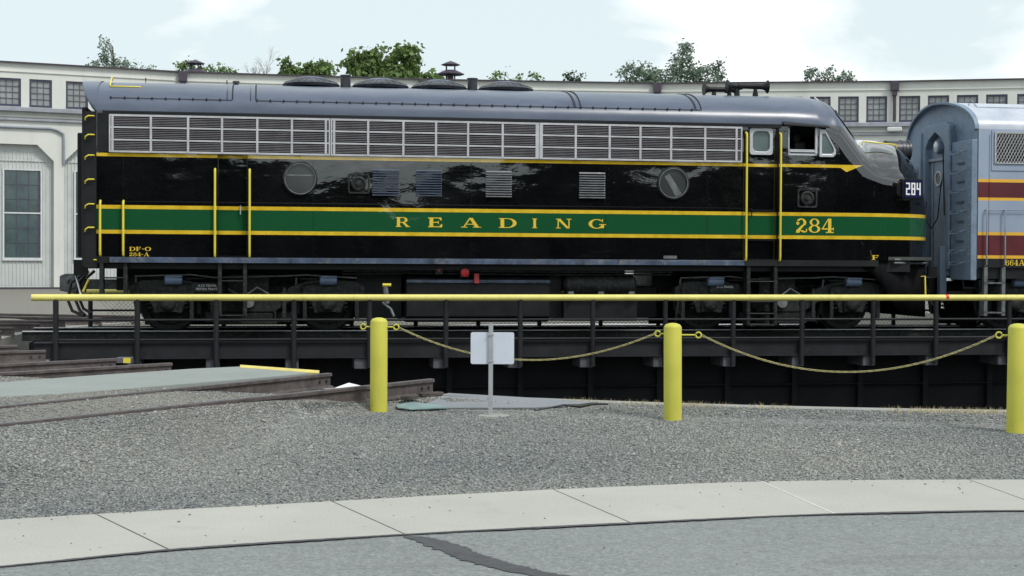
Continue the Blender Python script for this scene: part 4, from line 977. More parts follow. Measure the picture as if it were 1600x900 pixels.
# tar repair on the road
PCk=[(-.60,8.47,.012),(-.52,8.42,.05),(-.42,8.30,.075),(-.33,8.14,.085),(-.28,8.02,.075),(-.20,7.87,.085),(-.10,7.72,.07),(.02,7.60,.075),(.10,7.50,.06),(.26,7.36,.06),(.45,7.2,.05)]
cr=MB(); v=[]; 
for i in range(len(PCk)-1):
    a,b=PCk[i],PCk[i+1]; t=unit(b[0]-a[0],b[1]-a[1]); n=(-t[1],t[0])
    for k in range(8):
        q=k/8; x=a[0]+(b[0]-a[0])*q; y=a[1]+(b[1]-a[1])*q; w=a[2]+(b[2]-a[2])*q
        w*=1.02; w1=w*(1+random.uniform(-.22,.22)); w2=w*(1+random.uniform(-.22,.22)); v+=[(x+n[0]*w1,y+n[1]*w1,-.302),(x-n[0]*w2,y-n[1]*w2,-.302)]
cr.add(v,[(2*i,2*i+1,2*i+3,2*i+2) for i in range(len(v)//2-1)]); struct(cr,'tar_patch',mk('tar_patch_grey',(.055,.055,.06),.75,var=.3,scale=12,bump=.5))

lw_=MB(); lw_.add([(-120,-14.2,-.335),(120,-14.2,-.335),(120,-90,-.335),(-120,-90,-.335)],[(0,1,2,3)]); lw_.add([(20,-14.2,-.335),(120,-14.2,-.335),(120,20,-.335),(60,20,-.335)],[(0,1,2,3)])
M['unseen_lawn']=mk('lawn_green',(.035,.055,.02),.9,var=.4,scale=1,spec=0); struct(lw_,'unseen_lawn',M['unseen_lawn'])  # unseen dark grass sheet added to darken the locomotive's lower reflections
# stones: far too many to count
def stones(name,N,sampler,smin,smax):
    P=[];
    pts=sampler(N); n=len(pts)
    base=np.array([(1,0,0),(0,1,0),(-1,0,0),(0,-1,0),(0,0,1),(0,0,-1)],float)
    F=np.array([(0,1,4),(1,2,4),(2,3,4),(3,0,4),(1,0,5),(2,1,5),(3,2,5),(0,3,5)])
    V=base[None]*rng.uniform(.6,1.3,(n,6,1))*(smin+(smax-smin)*rng.uniform(0,1,(n,1,1))**1.8)
    V[:,:,2]*=.45; V[:,:,0]*=1.25
    ang=rng.uniform(0,2*pi,n); c,s=np.cos(ang)[:,None],np.sin(ang)[:,None]
    tl=rng.uniform(-.6,.6,n)[:,None]
    x,y,z=V[:,:,0],V[:,:,1],V[:,:,2]
    z2=z*np.cos(tl)+x*np.sin(tl); x2=x*np.cos(tl)-z*np.sin(tl)
    X=x2*c-y*s; Y=x2*s+y*c
    V=np.stack([X+pts[:,None,0],Y+pts[:,None,1],z2+pts[:,None,2]],-1).reshape(-1,3)
    FF=(F[None]+6*np.arange(n)[:,None,None]).reshape(-1,3)
    me=bpy.data.meshes.new(name); me.vertices.add(len(V)); me.vertices.foreach_set('co',V.ravel().astype(np.float32))
    me.loops.add(FF.size); me.loops.foreach_set('vertex_index',FF.ravel().astype(np.int32))
    me.polygons.add(len(FF)); me.polygons.foreach_set('loop_start',np.arange(0,FF.size,3,dtype=np.int32)); me.polygons.foreach_set('loop_total',np.full(len(FF),3,np.int32))
    me.update(calc_edges=True)
    at=me.attributes.new('tone','FLOAT','POINT'); tone=np.repeat(np.clip(rng.normal(.5,.18,n)+.09*np.sin(pts[:,0]*1.3+2*np.sin(pts[:,1]*.9))+.05*np.sin(pts[:,1]*2.1+pts[:,0]*.7),0,.96)+(rng.random(n)<.0004)*.5,6); at.data.foreach_set('value',np.clip(tone,0,1).astype(np.float32))
    me.materials.append(M['stones']); o=bpy.data.objects.new(name,me); col.objects.link(o); tag(o,kind='stuff'); return o
def samp(N):
    out=[]; k=0
    Y=rng.uniform(8.8,16.8,N*2); X=rng.uniform(-1,1,N*2)*(.36*Y+.6)
    for x,y in zip(X,Y):
        if y<curve_at(TOP,x)+.0: continue
        if math.hypot(x-PC[0],y-PC[1])<15.42: continue
        dd=(RD[0]*(y-RA[1])-RD[1]*(x-RA[0]))
        if -.06<dd<.06: continue
        if dd<0 and random.random()<.78: continue
        out.append((x,y,height(x,y)+.002)); k+=1
        if k>=N: break
    return np.array(out)
gs=stones('gravel_stones',150000,samp,.005,.0165)
tag(gs,'crushed grey stone covering the ground between sidewalk and pit','gravel')

g2=stones('loose_stones',1500,samp,.014,.030); tag(g2,'larger loose stones scattered over the gravel','stones')
def samp2(N):
    out=[]
    while len(out)<N:
        x=random.uniform(-4.5,5); t=random.random()**2.2; y=curve_at(TOP,x)*(1-t)+curve_at(BOT,x)*t if random.random()<.7 else curve_at(BOT,x)-random.random()*2.2
        out.append((x,y,-.297 if y>curve_at(BOT,x) else -.303))
    return np.array(out)
g3=stones('grit',170,samp2,.003,.011); tag(g3,'scattered grit and small pebbles on the sidewalk and road','grit')

# concrete walkway between tracks with yellow pit edge
def at(u,v,z):
    f=2370.; pt=-math.atan(39/f); ro=math.atan(.005); a=(u-800)/f; b=-(v-450)/f
    c,s_=cos(ro),sin(ro)
    Rr=(c,-s_*sin(pt),s_*cos(pt)); Uu=(-s_,-c*sin(pt),c*cos(pt)); Ff=(0,cos(pt),sin(pt))
    r=[Ff[i]+a*Rr[i]+b*Uu[i] for i in range(3)]; t=(z-ZC)/r[2]; return (r[0]*t,r[1]*t)
wk=MB(); zz=-.006
outl=[at(-60,605,zz),at(0,597,zz),at(150,586,zz),at(300,576,zz),at(385,572,zz),at(440,575,zz),at(497,581,zz),at(400,590,zz),at(250,602,zz),at(100,614,zz),at(0,619,zz),at(-60,625,zz)]
wk.prism(outl,zz-.14,zz,plane='xy'); w_=wk.build('concrete_walkway',M['slab'],None,bevel=.01); tag(w_,kind='structure')
ye=MB(); a,b,c_,d_=at(375,570.5,zz),at(499,579.5,zz),at(499,583.5,zz),at(375,574.5,zz); 
ye.prism([a,b,c_,d_],zz-.05,zz+.006,plane='xy'); tag(ye.build('walkway_edge',M['yedge'],None,bevel=.004),'yellow painted edge strip at the pit end of the concrete walkway','edge strip')
# loose boards and plates by the pit
def sheet(name,px,z,t,mat,label,cat,**k):
    q=[]
    for u,v in px:
        zz_=-.19
        for _ in range(8): x,y=at(u,v,zz_); r_=math.hypot(x-PC[0],y-PC[1]); zz_=(height(x,y) if r_>15.2 else -.155)+z
        q.append((x,y,zz_))
    n=len(q); m_=MB(); m_.add(q+[(a,b,c-t) for a,b,c in q],[tuple(range(n)),tuple(range(2*n-1,n-1,-1))]+[(i,(i+1)%n,n+(i+1)%n,n+i) for i in range(n)])
    o=m_.build(name,mat,None); tag(o,label,cat); return o
sheet('steel_plate',[(655,629),(700,614),(800,618),(935,628),(900,630),(835,640),(700,637)],.022,.012,M['plate'],'flat grey plate lying at the pit rim behind the white sign','plate')
sheet('teal_board',[(618,634),(640,631),(690,633),(700,637),(640,639),(622,637)],.030,.010,M['teal'],'small faded teal board lying on gravel right of the leftmost bollard','board')
sheet('white_board',[(523,606),(545,598),(566,603),(560,608)],.10,.02,M['white'],'small white board lying between the rail ends at the pit rim','board')
m_=MB(); x,y=at(195,566,-.16); m_.box(x-.10,x+.10,y-.08,y+.08,-.17,-.09); o=m_.build('marker_block',M['block'],None,bevel=.01); tag(o,'small grey block with yellow face on the pit rim behind the rail ends','marker')
m_=MB(); m_.box(x+.0,x+.099,y-.085,y-.081,-.165,-.095); m_.build('yellow_face',M['grab_yellow'],o)
# pit rim rubble: broken wood pieces near the near rail end
for k,(u,v,l) in enumerate(((650,612,.35),(672,616,.3),(640,621,.25))):
    x,y=at(u,v,-.14); m_=MB(); m_.box(-l/2,l/2,-.05,.05,0,.04); o=m_.build('timber_scrap',M['tie'],None,bevel=.008); o.location=(x,y,-.165+k*.004); o.rotation_euler=(0,0,R(20+25*k)); tag(o,['dark timber scrap nearest the end of the near rail','dark timber scrap farthest right beside the near rail end','dark timber scrap closest to the leftmost bollard'][k],'timber','timber scraps at the rail end')
m_=MB(); pts=[]; u0=835
cc=[at(835,640,-.13),at(880,633,-.12),at(905,628,-.10),at(925,631,-.12),at(950,628,-.12)]
m_.tube([(p[0],p[1],-.14+.02*(i%2)) for i,p in enumerate(cc)],[.006,.01,.022,.016,.008],6); tag(m_.build('cable_scrap',M['gasket'],None,smooth=50),'black strip of cable lying at the end of the grey plate','cable')

# dry grass at the rim: uncountable
def tufts(name,mat,spots,n_each,h):
    v=[];f=[]
    for (x0,y0,sx) in spots:
        for k in range(n_each):
            x=x0+random.gauss(0,sx); a=math.atan2(y0-PC[1],x-PC[0]); r=15.38+random.random()*.16; X=PC[0]+r*cos(a); Y=PC[1]+r*sin(a); hh=h*random.uniform(.3,1.2)
            dx,dy=random.gauss(0,.03),random.gauss(0,.02); o=len(v); z=-.17
            v+=[(X-.003,Y,z),(X+.003,Y,z),(X+dx,Y+dy,z+hh)]; f.append((o,o+1,o+2))
    m_=MB(); m_.add(v,f); o=m_.build(name,mat); tag(o,kind='stuff'); return o
tufts('dry_grass',M['dry'],[(at(u,638,-.16)[0],at(u,638,-.16)[1],.15) for u in (980,1060,1090,1420,1450,1480,1525,1540,1200,880)],90,.06)
tufts('green_weeds',M['weed'],[(at(u,638,-.16)[0],at(u,638,-.16)[1],.2) for u in (1100,1280,1560)],30,.03)

# ================================================================== BOLLARDS, CHAINS, SIGN
def bollard(x,y,zb,zt,r,label,eyes,lean=0):
    b=empty('bollard',(x,y,zb)); tag(b,label,'bollard','yellow chain bollards'); b.rotation_euler=(0,lean,0)
    h=zt-zb; m_=MB(); m_.lathe((0,0,0),[(r,-.12),(r,h-.035),(r*.97,h-.028),(r*.8,h-.008),(r*.4,h+.004),(.004,h+.007)],n=36); m_.build('post',M['post_yellow'],b,smooth=40)
    for d,(L,dz) in eyes:
        m_=MB(); dx,dy=DIRC; p=lambda q,zz_:(d*dx*q,d*dy*q,zz_)
        ze=h-dz; m_.tube([p(r*.9,ze),p(r+L,ze)],.008,8)
        c_=r+L+.026; pts=[p(c_+.026*cos(a),ze+.026*sin(a)) for a in np.linspace(pi,3*pi-.5,14)]; m_.tube(pts,.008,8); m_.build('eye_bolt',M['post_yellow'],b,smooth=50)
    return b
DIRC=unit(1.51+1.29,14.2-14.78)
b1=bollard(-1.295,14.78,-.215,.686,.084,'yellow bollard at left, standing beside the rail ends, with a spare eye bolt',[(-1,(.05,.085)),(1,(.065,.085))])
b2=bollard(1.508,14.15,-.250,.672,.084,'yellow bollard between the two hanging chains',[(-1,(.03,.095)),(1,(.13,.105))],R(-.4))
b3=bollard(4.435,13.30,-.22,.716,.085,'yellow bollard cut by the right edge of the photo',[(-1,(.05,.10))],R(.5))
def chain(p0,p1,sag,label):
    p0=np.array(p0,float);p1=np.array(p1,float); N=400
    P=[p0+(p1-p0)*t-np.array((0,0,4*sag*t*(1-t))) for t in np.linspace(0,1,N)]
    L=[0]; 
    for a,b in zip(P,P[1:]): L.append(L[-1]+np.linalg.norm(b-a))
    pitch=.034; n=int(L[-1]/pitch); m_=MB()
    for k in range(n):
        q=(k+.5)/n*L[-1]; i=min(max(int(np.searchsorted(L,q)),1),N-1); c_=P[i]; t=P[i]-P[i-1]; t/=np.linalg.norm(t)
        side=np.cross(t,(0,0,1)); side/=np.linalg.norm(side); up=np.cross(side,t)
        w=(side+up)/2**.5 if k%2 else (side-up)/2**.5
        hl,hw=.0145,.0065; pts=[]
        for a in np.linspace(0,2*pi,13): pts.append(c_+t*(hl*cos(a)+ (.006 if cos(a)>0 else -.006))+w*hw*sin(a)*1.25)
        m_.tube(pts,.0034,5,False)
    o=m_.build('chain',M['chain'],None,smooth=60); tag(o,label,'chain','chains strung between the bollards')
M['chain']=mk('chain_weathered_yellow',(.42,.38,.17),.5,metal=.2,var=.3,scale=30)
def eyepos(b,d,L,dz,r=.084):
    h={b1:.901,b2:.927,b3:.936}[b]; q=r+L+.045
    return (b.location[0]+d*DIRC[0]*q, b.location[1]+d*DIRC[1]*q, b.location[2]+h-dz)
e1=eyepos(b1,1,.065,.085); e2=eyepos(b2,-1,.03,.095); e3=eyepos(b2,1,.13,.105); e4=eyepos(b3,-1,.05,.10)
chain(e1,e2,.285,'yellowed chain hanging behind the white sign, left of the middle bollard')
chain(e3,e4,.335,'yellowed chain sagging in the open right of the middle bollard')
sg=empty('sign',(-.199,14.45,-.225)); tag(sg,'plain white rectangular sign seen from behind on a thin steel post','sign')
m_=MB(); m_.prism(rrect(-.192,.222,.49,.795,.02),.010,.014); m_.build('sign_panel',M['sign_back'],sg)
m_=MB(); m_.box(-.021,-.017,-.012,.009,-.1,.88); m_.box(.017,.021,-.012,.009,-.1,.88); m_.box(-.017,.017,-.014,-.010,-.1,.88); m_.build('sign_post',M['galv'],sg)
m_=MB(); 
for z in (.52,.77): m_.box(-.03,.03,-.018,-.0145,z-.008,z+.008); m_.lathe((0,-.019,z),[(.008,.002),(.008,-.006)],axis='y',n=8)
m_.build('bolt_clamp',M['steel'],sg)
m_=MB(); m_.lathe((.03,0,-.005),[(.16,-.03),(.155,.008),(.12,.012)],n=20); m_.build('footing',M['coping'],sg,smooth=40)

# ================================================================== ROUNDHOUSE
rh=empty('roundhouse',(7,74,0)); tag(rh,'long cream roundhouse with rows of dark multi-pane windows behind the locomotives','building')
def rb_build(m_,name,mat,parent=None,**k):
    m_.v=[(x-7,y-74,z) for x,y,z in m_.v]; return m_.build(name,mat,parent or rh,**k)
CN=[(-41,50.5),(-34.2,59.0),(-25.5,66.05),(-15.38,70.8),(-4.32,73.18),(7.05,74.26),(18.33,73.01),(28.93,70.8),(38.6,65.8),(46.5,58.5)]
ZT=10.07
VIS=range(1,8)
for fi in range(len(CN)-1):
    A,B=CN[fi],CN[fi+1]; L=math.hypot(B[0]-A[0],B[1]-A[1]); t=unit(B[0]-A[0],B[1]-A[1]); n=(t[1],-t[0])   # n towards the pit
    F=(A,t,n)
    w=MB(F); Lb=L/2
    # upper wall solid strips around windows
    WZ0,WZ1=8.10,9.34
    wins=[]
    for b_ in range(2):
        st=(Lb-(3*1.335+.98))/2
        for k in range(4): wins.append((b_*Lb+st+k*1.335,b_*Lb+st+k*1.335+.98))
    w.box(0,L,-.30,0,WZ1,ZT-.05); w.box(0,L,-.30,0,7.3,WZ0)
    px=0
    for a,b in wins: w.box(px,a,-.30,0,WZ0,WZ1); px=b
    w.box(px,L,-.30,0,WZ0,WZ1)
    # lower piers + chamfered openings
    for b_ in range(2):
        x0,x1=b_*Lb,(b_+1)*Lb; p=.22; ch=.72
        w.box(x0,x0+p,-.30,0,0,7.3); w.box(x1-p,x1,-.30,0,0,7.3); w.box(x0+p,x1-p,-.30,0,6.42,7.3)
        for sx,xx in ((1,x0+p),(-1,x1-p)): w.prism([(xx,6.42),(xx+sx*ch,6.42),(xx,6.42-ch)],-.30,0)
    w.box(0,L,0,.05,9.62,9.66)
    w.box(0,L,0,.06,7.62,7.70); 
    rb_build(w,'wall',M['wall'])
    c=MB(F); c.box(-.03,L+.03,-.4,.16,ZT-.05,ZT); rb_build(c,'coping',M['trim_dark'])
    c=MB(F); c.box(-.02,L+.02,0,.30,7.86,8.05); c.box(-.02,L+.02,0,.12,7.46,7.56); rb_build(c,'ledge',M['ledge'],bevel=.02)
    # downspout at start corner
    c=MB(F); c.box(-.20,.20,.02,.30,9.60,ZT-.02); c.box(-.12,.12,.04,.26,9.35,9.60); c.tube([(0,.15,9.4),(0,.15,8.1)],.075,8); rb_build(c,'downspout',M['trim_dark'])
    # windows
    for a,b in wins:
        q=MB(F); fr_=.085
        q.box(a,b,-.10,-.03,WZ1-fr_,WZ1); q.box(a,b,-.10,.02,WZ0,WZ0+fr_); q.box(a,a+fr_,-.10,-.03,WZ0+fr_,WZ1-fr_); q.box(b-fr_,b,-.10,-.03,WZ0+fr_,WZ1-fr_)
        wo=rb_build(q,'window',M['sash'])
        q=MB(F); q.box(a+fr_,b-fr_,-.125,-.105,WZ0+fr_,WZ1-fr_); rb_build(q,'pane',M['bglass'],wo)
        q=MB(F)
        for k in (1,2): x=a+fr_+(b-a-2*fr_)*k/3; q.box(x-.014,x+.014,-.103,-.07,WZ0+fr_,WZ1-fr_)
        for k in (1,2,3): z=WZ0+fr_+(WZ1-WZ0-2*fr_)*k/4; q.box(a+fr_,b-fr_,-.102,-.072,z-.014,z+.014)
        rb_build(q,'muntin',M['muntin'],wo)
    # ribbed infill and glazed doors
    for b_ in range(2):
        x0,x1=b_*Lb+.22,(b_+1)*Lb-.22; q=MB(F); q.box(x0,x1,-.34,-.305,0,6.42)
        x=x0+.07
        while x<x1: q.box(x-.02,x+.02,-.305,-.27,.15,5.68); q.box(x-.02,x+.02,-.305,-.27,5.72,6.40); x+=.16
        q.box(x0,x1,-.305,-.25,5.68,5.72)
        rb_build(q,'ribbed_panel',M['panel'])
        mid=(x0+x1)/2
        for a in (x0+.55,x1-.55-1.56):
            b=a+1.56; z0,z1=1.36,5.27; q=MB(F)
            q.box(a-.09,b+.09,-.26,-.20,z0-.13,z0); q.box(a-.07,a,-.26,-.20,z0,z1+.05); q.box(b,b+.07,-.26,-.20,z0,z1+.05); q.box(a,b,-.262,-.215,3.33,3.39); q.box(a,b,-.26,-.20,z1,z1+.05)
            wo=rb_build(q,'door_window',M['sill_pale'])
            q=MB(F); q.box(a,b,-.265,-.245,z0,z1); rb_build(q,'pane',M['bglass_low'],wo)
            q=MB(F); q.box(a+.05,a+.06,-.245,-.235,z0,z1); q.box(b-.10,b,-.244,-.23,z0,z1)
            for k in (1,2): q.box(a+(b-a)*k/3-.012,a+(b-a)*k/3+.012,-.244,-.232,z0,z1)
            for k in range(1,6):
                if k!=3: z=z0+(z1-z0)*k/6; q.box(a,b,-.2445,-.234,z-.012,z+.012)
            rb_build(q,'muntin',M['sash'],wo)
    c=MB(F); c.box(0,L,-.02,.03,-.12,.04); rb_build(c,'base_course',M['trim_dark'])
    c=MB(F); c.tube([(.3,.07,7.16),(Lb-.35,.07,7.16),(Lb-.12,.07,7.10),(Lb+.18,.07,6.95),(Lb+.20,.07,6.7),(Lb+.20,.07,5.6)],.055,8); rb_build(c,'conduit',M['conduit'],smooth=50)
c=MB(); c.add([(p[0],p[1],ZT-.06) for p in CN]+[(p[0]*1.0+ (p[0]-5.9)*.42,29.7+(p[1]-29.7)*1.42,ZT-.4) for p in CN],[(i,i+1,len(CN)+i+1,len(CN)+i) for i in range(len(CN)-1)]); rb_build(c,'roof',M['roof_tar'])
c=MB(); q=[(p[0]*1.0+(p[0]-5.9)*.42,29.7+(p[1]-29.7)*1.42) for p in CN]; c.add([(x,y,z) for z in (0,ZT-.4) for x,y in q],[(i,i+1,len(q)+i+1,len(q)+i) for i in range(len(q)-1)]); rb_build(c,'back_wall',M['wall'])
for x,y,zb in ((-16.73,80,0),(-3.29,80,0)):
    c=MB(); 
    for dx,dy in ((-.22,-.22),(.22,-.22),(-.22,.22),(.22,.22)): c.tube([(x+dx,y+dy,9.8),(x+dx,y+dy,11.75)],.035,6)
    c.tube([(x,y,9.8),(x,y,11.2)],.16,10)
    c.lathe((x,y,11.12),[(.72,0),(.72,.05),(.62,.10),(.30,.24)],n=8); c.lathe((x,y,11.62),[(.50,0),(.50,.04),(.05,.22)],n=8); rb_build(c,'roof_ventilator',M['trim_dark'])
# small things in front of the roundhouse, seen above the nose
# (pale door panels and a pipe)
c=MB(((CN[6][0],CN[6][1]),unit(CN[7][0]-CN[6][0],CN[7][1]-CN[6][1]),(unit(CN[7][0]-CN[6][0],CN[7][1]-CN[6][1])[1],-unit(CN[7][0]-CN[6][0],CN[7][1]-CN[6][1])[0])))
c.box(-.35,.35,.02,.35,7.62,7.84); rb_build(c,'wall_lamp',M['sill_pale'],bevel=.05)

# ================================================================== TREES
def leaf_mesh(pts,size,aspect=1.6,droop=.3):
    v=[];f=[]
    for p in pts:
        a=random.uniform(0,2*pi); e=random.uniform(-.9,.9)-droop; s=size*random.uniform(.6,1.4)
        d=np.array((cos(a)*cos(e),sin(a)*cos(e),sin(e))); w=np.cross(d,(random.gauss(0,1),random.gauss(0,1),random.gauss(0,1))); w/=np.linalg.norm(w)+1e-9; w*=s/aspect/2
        p=np.array(p); o=len(v); v+=[p,p+d*s*.5+w,p+d*s,p+d*s*.5-w]; f.append((o,o+1,o+2,o+3))
    return v,f
def tree(x,y,blobs,size,n,leaf,label,bark='bark',branches=True,nm='tree',cat='tree',droop=.3,clump=.45):
    t=empty(nm,(x,y,-.05)); tag(t,label,cat,'trees beyond the roundhouse' if y>0 else 'trees behind the viewer')
    cx=sum(b[0] for b in blobs)/len(blobs)
    m_=MB(); zt=min(b[2] for b in blobs); m_.tube([(cx*.2,0,0),(cx*.5,.1,zt*.4),(cx,0,zt*.95)],[.28,.20,.06],8)
    pts=[]; tot=sum(b[3]*b[4] for b in blobs)
    for bx_,by_,bz_,rx,rz in blobs:
        for q in range(5):
            a=random.uniform(0,2*pi); rr=random.uniform(.4,.95); e=np.array((bx_+rx*rr*cos(a),by_+rx*.7*rr*sin(a),bz_+rz*random.uniform(-.2,.95)))
            mid=np.array((cx+(e[0]-cx)*.5,e[1]*.4,bz_-rz*.4)); m_.tube([(cx,0,zt*.85),mid,e],[.04,.02,.006],5)
        nn=int(n*rx*rz/tot); nc=max(3,nn//14)
        for q in range(nc):
            while True:
                u=np.array([random.uniform(-1,1) for _ in range(3)])
                if .15<np.dot(u,u)<1: break
            c0=np.array((bx_+u[0]*rx,by_+u[1]*rx*.7,bz_+u[2]*rz)); cs=clump*random.uniform(.4,1)
            for k in range(14): pts.append(c0+np.array([random.gauss(0,1) for _ in range(3)])*cs*.5)
    m_.build('trunk',M[bark],t,smooth=60)
    v,f=leaf_mesh(pts,size,droop=droop); c=MB(); c.add(v,f); c.build('crown',M[leaf],t); return t
Y0=97
def bl_(*L): return [(a,b,c+.05,d,e) for a,b,c,d,e in L]
k_=Y0/95
tree(-25.2,Y0,bl_((-.9,0,13.3,1.3,.9),(.9,0,13.3,1.6,.55),(2.0,0,12.9,.8,.4),(-.7,0,14.2,.55,.7),(-.95,0,15.1,.32,.5),(.2,0,13.9,.6,.35),(0,0,12,2,1)),.16,4200,'leaf_grey','airy grey-green tree at far left above the roundhouse roof',clump=.35)
tree(-19.6,Y0,bl_((-1.2,0,13.2,.9,.85),(.6,0,13.2,1.3,.65),(1.4,0,12.8,1,.5),(0,0,12,2,1)),.19,3800,'leaf','mid green tree around the left roof ventilator',clump=.35)
# bare tree
t=empty('bare_tree',(-16.3,Y0,-.05)); tag(t,'leafless twiggy tree between the green trees at left above the roof','tree','trees beyond the roundhouse')
m_=MB()
def br(p,d,l,r,k):
    q=p+d*l; m_.tube([p,q],[r,r*.7],5)
    if k==0: return
    for j in range(3 if k>1 else 2):
        e=d+np.array([random.gauss(0,.38),random.gauss(0,.3),random.gauss(0,.2)+.05]); e/=np.linalg.norm(e); br(q,e,l*random.uniform(.6,.85),r*.6,k-1)
m_.tube([(0,0,0),(0,0,10.2)],[.25,.12],8); br(np.array((0,0,10.2)),np.array((.05,0,1.)),1.35,.06,5); m_.build('trunk',M['bark_pale'],t)
tree(-13.2,Y0,bl_((-1.2,0,13.6,.5,.7),(-.3,0,13.3,.9,.6),(1.0,0,13.5,.9,.65),(0,0,12.2,2,.9)),.33,2600,'leaf','broad-leaved green tree left of centre, the lower of the two bright crowns',droop=.7)
tree(-8.6,Y0,bl_((-1.2,0,13.8,1.0,.9),(.2,0,14.1,1.0,.8),(1.7,0,14.7,.9,.55),(2.0,0,14.1,.6,.8),(1.2,0,13.2,1.6,.6),(3.4,0,13.0,1.0,.4),(0,0,12.4,2.6,.9)),.35,5200,'leaf','largest broad-leaved green tree rising behind the roof fans',droop=.7)
tree(.6,Y0,bl_((-1.3,0,13.0,.9,.5),(.6,0,12.95,1.2,.45),(0,0,12,2,.8)),.2,1000,'leaf','low leafy treetop right of the right roof ventilator',clump=.3)
tree(3.9,Y0,bl_((0,0,12.95,.72,.6),(0,0,12.2,1,.7)),.16,1300,'leaf_dark','small dense dark evergreen top in the middle of the roofline',clump=.25,cat='tree')
tree(9.9,Y0,bl_((-2.0,0,13.2,1.3,.9),(-.5,0,13.0,1.3,.8),(1.0,0,13.8,1.0,.9),(1.1,0,14.9,.5,.6),(2.4,0,13.2,1.2,.6),(3.2,0,13.9,.4,.4),(0,0,12.2,3,.8)),.19,7500,'leaf_grey','wide loose tree with wispy upright sprigs behind the cab roof',clump=.35)
tree(20.0,Y0,bl_((-.9,0,13.2,.6,.6),(.1,0,13.2,.5,.75),(1.2,0,13.0,.5,.65),(0,0,12.2,1.4,.6)),.18,1700,'leaf_grey','sparse small treetop above the roof, rightmost of all',clump=.3)
# trees behind the viewer, mirrored in the gloss of the locomotive's flank
proto=tree(-30,-42,[(-1.5,0,4.2,2.4,2.0),(1.5,0,4.6,2.4,2.2),(0,0,6.4,1.8,1.5),(2.6,.5,3.0,1.8,1.4),(-2.8,.4,3,1.8,1.4)],.6,5200,'leaf_back','leafy tree across the road behind the viewer',clump=.8)
for i,(x,y,s) in enumerate(((-36,-44,1.2),(-44,-40,1.3),(-52,-34,1.3),(-59,-27,1.3),(-65,-18,1.4),(-70,-8,1.4),(52,-41,1.4),(58,-38,1.4),(62,-34,1.3),(68,-25,1.4),(73,-17,1.3),(78,-7,1.35),(82,3,1.35),(84,13,1.35),(86,23,1.3),(87,33,1.4),(65,-30,1.4),(71,-21,1.4),(76,-12,1.4),(80,-2,1.4),(83,8,1.4),(85,18,1.4),(86,28,1.4),(-24,-46,1.1),(-19,-42,1.0),(-13,-44,1.2),(-8.5,-46,1.1),(-4.5,-43,1.1),(-.5,-46,1.25),(3.5,-43,1.1),(7.5,-44,.98),(11,-42,.72),(14,-46,.85),(17.5,-41,.66),(21,-47,.95),(24,-43,.85),(28,-45,1.15),(32,-46,1.3),(38,-43,1.1),(44,-50,1.35),(50,-46,1.3))):
    c=copy_tree(proto); c.location=(x,y,-.05); c.scale=(s*1.1,s,s); c.rotation_euler=(0,0,i*1.3)

def unseen_hedge(x0,y0,x1,y1,h,label):  # unseen leafy blocks added to close bright gaps in the locomotive's reflections
    L=math.hypot(x1-x0,y1-y0); o=empty('unseen_hedge',(x0,y0,-.1),math.atan2(y1-y0,x1-x0)); tag(o,label,'unseen_hedge')
    m_=MB(); m_.box(0,L,-.9,.9,0,h-.3); m_.build('inner_branches',M['leaf_back'],o)
    pts=[(random.uniform(0,L),random.choice((-1,1))*random.uniform(.8,1.3),random.uniform(0,h)) for _ in range(int(L*26))]+[(random.uniform(0,L),random.uniform(-1,1),h-.3+random.uniform(-.1,.8)) for _ in range(int(L*10))]
    v,f=leaf_mesh(pts,.8); m_=MB(); m_.add(v,f); m_.build('foliage',M['leaf_back'],o)
unseen_hedge(-90,-54,90,-56,3.6,'long dark hedge added behind the viewer to darken reflections, across the lawn')
unseen_hedge(88,-50,96,38,3.6,'dark hedge added right of the viewer, out of view, to darken reflections')
unseen_hedge(-88,-50,-84,0,3.6,'dark hedge added left of the viewer, out of view, to darken reflections')

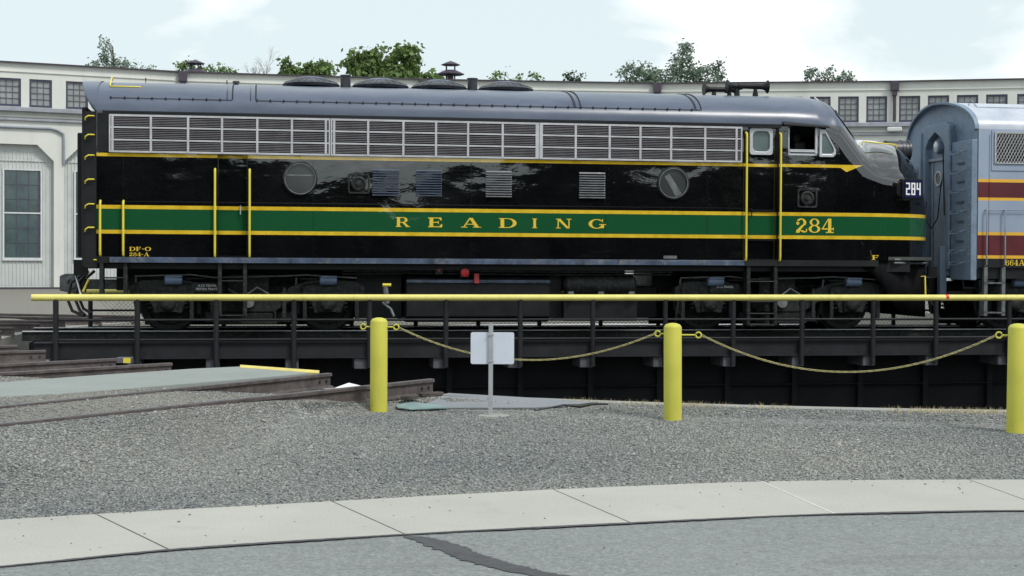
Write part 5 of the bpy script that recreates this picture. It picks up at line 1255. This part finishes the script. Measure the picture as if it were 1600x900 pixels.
# ================================================================== LIGHT, SKY, CAMERA
w=bpy.data.worlds.new('World'); scn.world=w; w.use_nodes=True; nt=w.node_tree; N=nt.nodes; Lk=nt.links
bg=N['Background']; sky=N.new('ShaderNodeTexSky'); sky.sky_type='NISHITA'; sky.sun_disc=False
SUN_EL=R(52); SUN_AZ=R(133)      # azimuth measured clockwise from +Y: behind the viewer, to the right
sky.sun_elevation=SUN_EL; sky.sun_rotation=SUN_AZ; sky.dust_density=2; sky.ozone_density=1
tc=N.new('ShaderNodeTexCoord'); mp=N.new('ShaderNodeMapping'); mp.inputs['Scale'].default_value=(1,1,2.6); mp.inputs['Location'].default_value=(.9,.4,.22); Lk.new(tc.outputs['Generated'],mp.inputs['Vector'])
no=N.new('ShaderNodeTexNoise'); no.inputs['Scale'].default_value=3.2; no.inputs['Detail'].default_value=7; no.inputs['Roughness'].default_value=.5; no.inputs['Distortion'].default_value=.3; Lk.new(mp.outputs[0],no.inputs['Vector'])
ra=N.new('ShaderNodeValToRGB'); ra.color_ramp.elements[0].position=.49; ra.color_ramp.elements[0].color=(0,0,0,1); ra.color_ramp.elements[1].position=.585; ra.color_ramp.elements[1].color=(1,1,1,1); Lk.new(no.outputs['Fac'],ra.inputs[0])
mx=N.new('ShaderNodeMix'); mx.data_type='RGBA'; Lk.new(ra.outputs[0],mx.inputs[0]); m0=N.new('ShaderNodeMix'); m0.data_type='RGBA'; m0.inputs[0].default_value=.9; Lk.new(sky.outputs[0],m0.inputs[6]); m0.inputs[7].default_value=(7.1,8.1,8.35,1)
Lk.new(m0.outputs[2],mx.inputs[6]); mx.inputs[7].default_value=(10.6,10.8,11.0,1)
Lk.new(mx.outputs[2],bg.inputs['Color']); bg.inputs['Strength'].default_value=.10
sl=bpy.data.lights.new('Sun','SUN'); sl.energy=2.0; sl.angle=R(12); sl.color=(1,.96,.90)
so=bpy.data.objects.new('sun',sl); col.objects.link(so)
from mathutils import Vector, Matrix
dirv=Vector((sin(SUN_AZ)*cos(SUN_EL),cos(SUN_AZ)*cos(SUN_EL),sin(SUN_EL)))
so.rotation_euler=dirv.to_track_quat('Z','Y').to_euler()
cd=bpy.data.cameras.new('Camera'); cam=bpy.data.objects.new('camera',cd); col.objects.link(cam); scn.camera=cam
cd.sensor_width=36; cd.lens=36*2370/1600; cd.clip_end=3000; cd.clip_start=.1
pt=-math.atan(39/2370); ro=math.atan(.005)
c_,s_=cos(ro),sin(ro)
Xc=Vector((c_,-s_*sin(pt),s_*cos(pt))); Yc=Vector((-s_,-c_*sin(pt),c_*cos(pt))); Zc=-Vector((0,cos(pt),sin(pt)))
mat=Matrix((Xc,Yc,Zc)).transposed().to_4x4(); mat.translation=(0,0,ZC); cam.matrix_world=mat
vs_=scn.view_settings; vs_.view_transform='Standard'; vs_.look='None'; vs_.gamma=1; vs_.exposure=.22; vs_.use_curve_mapping=False
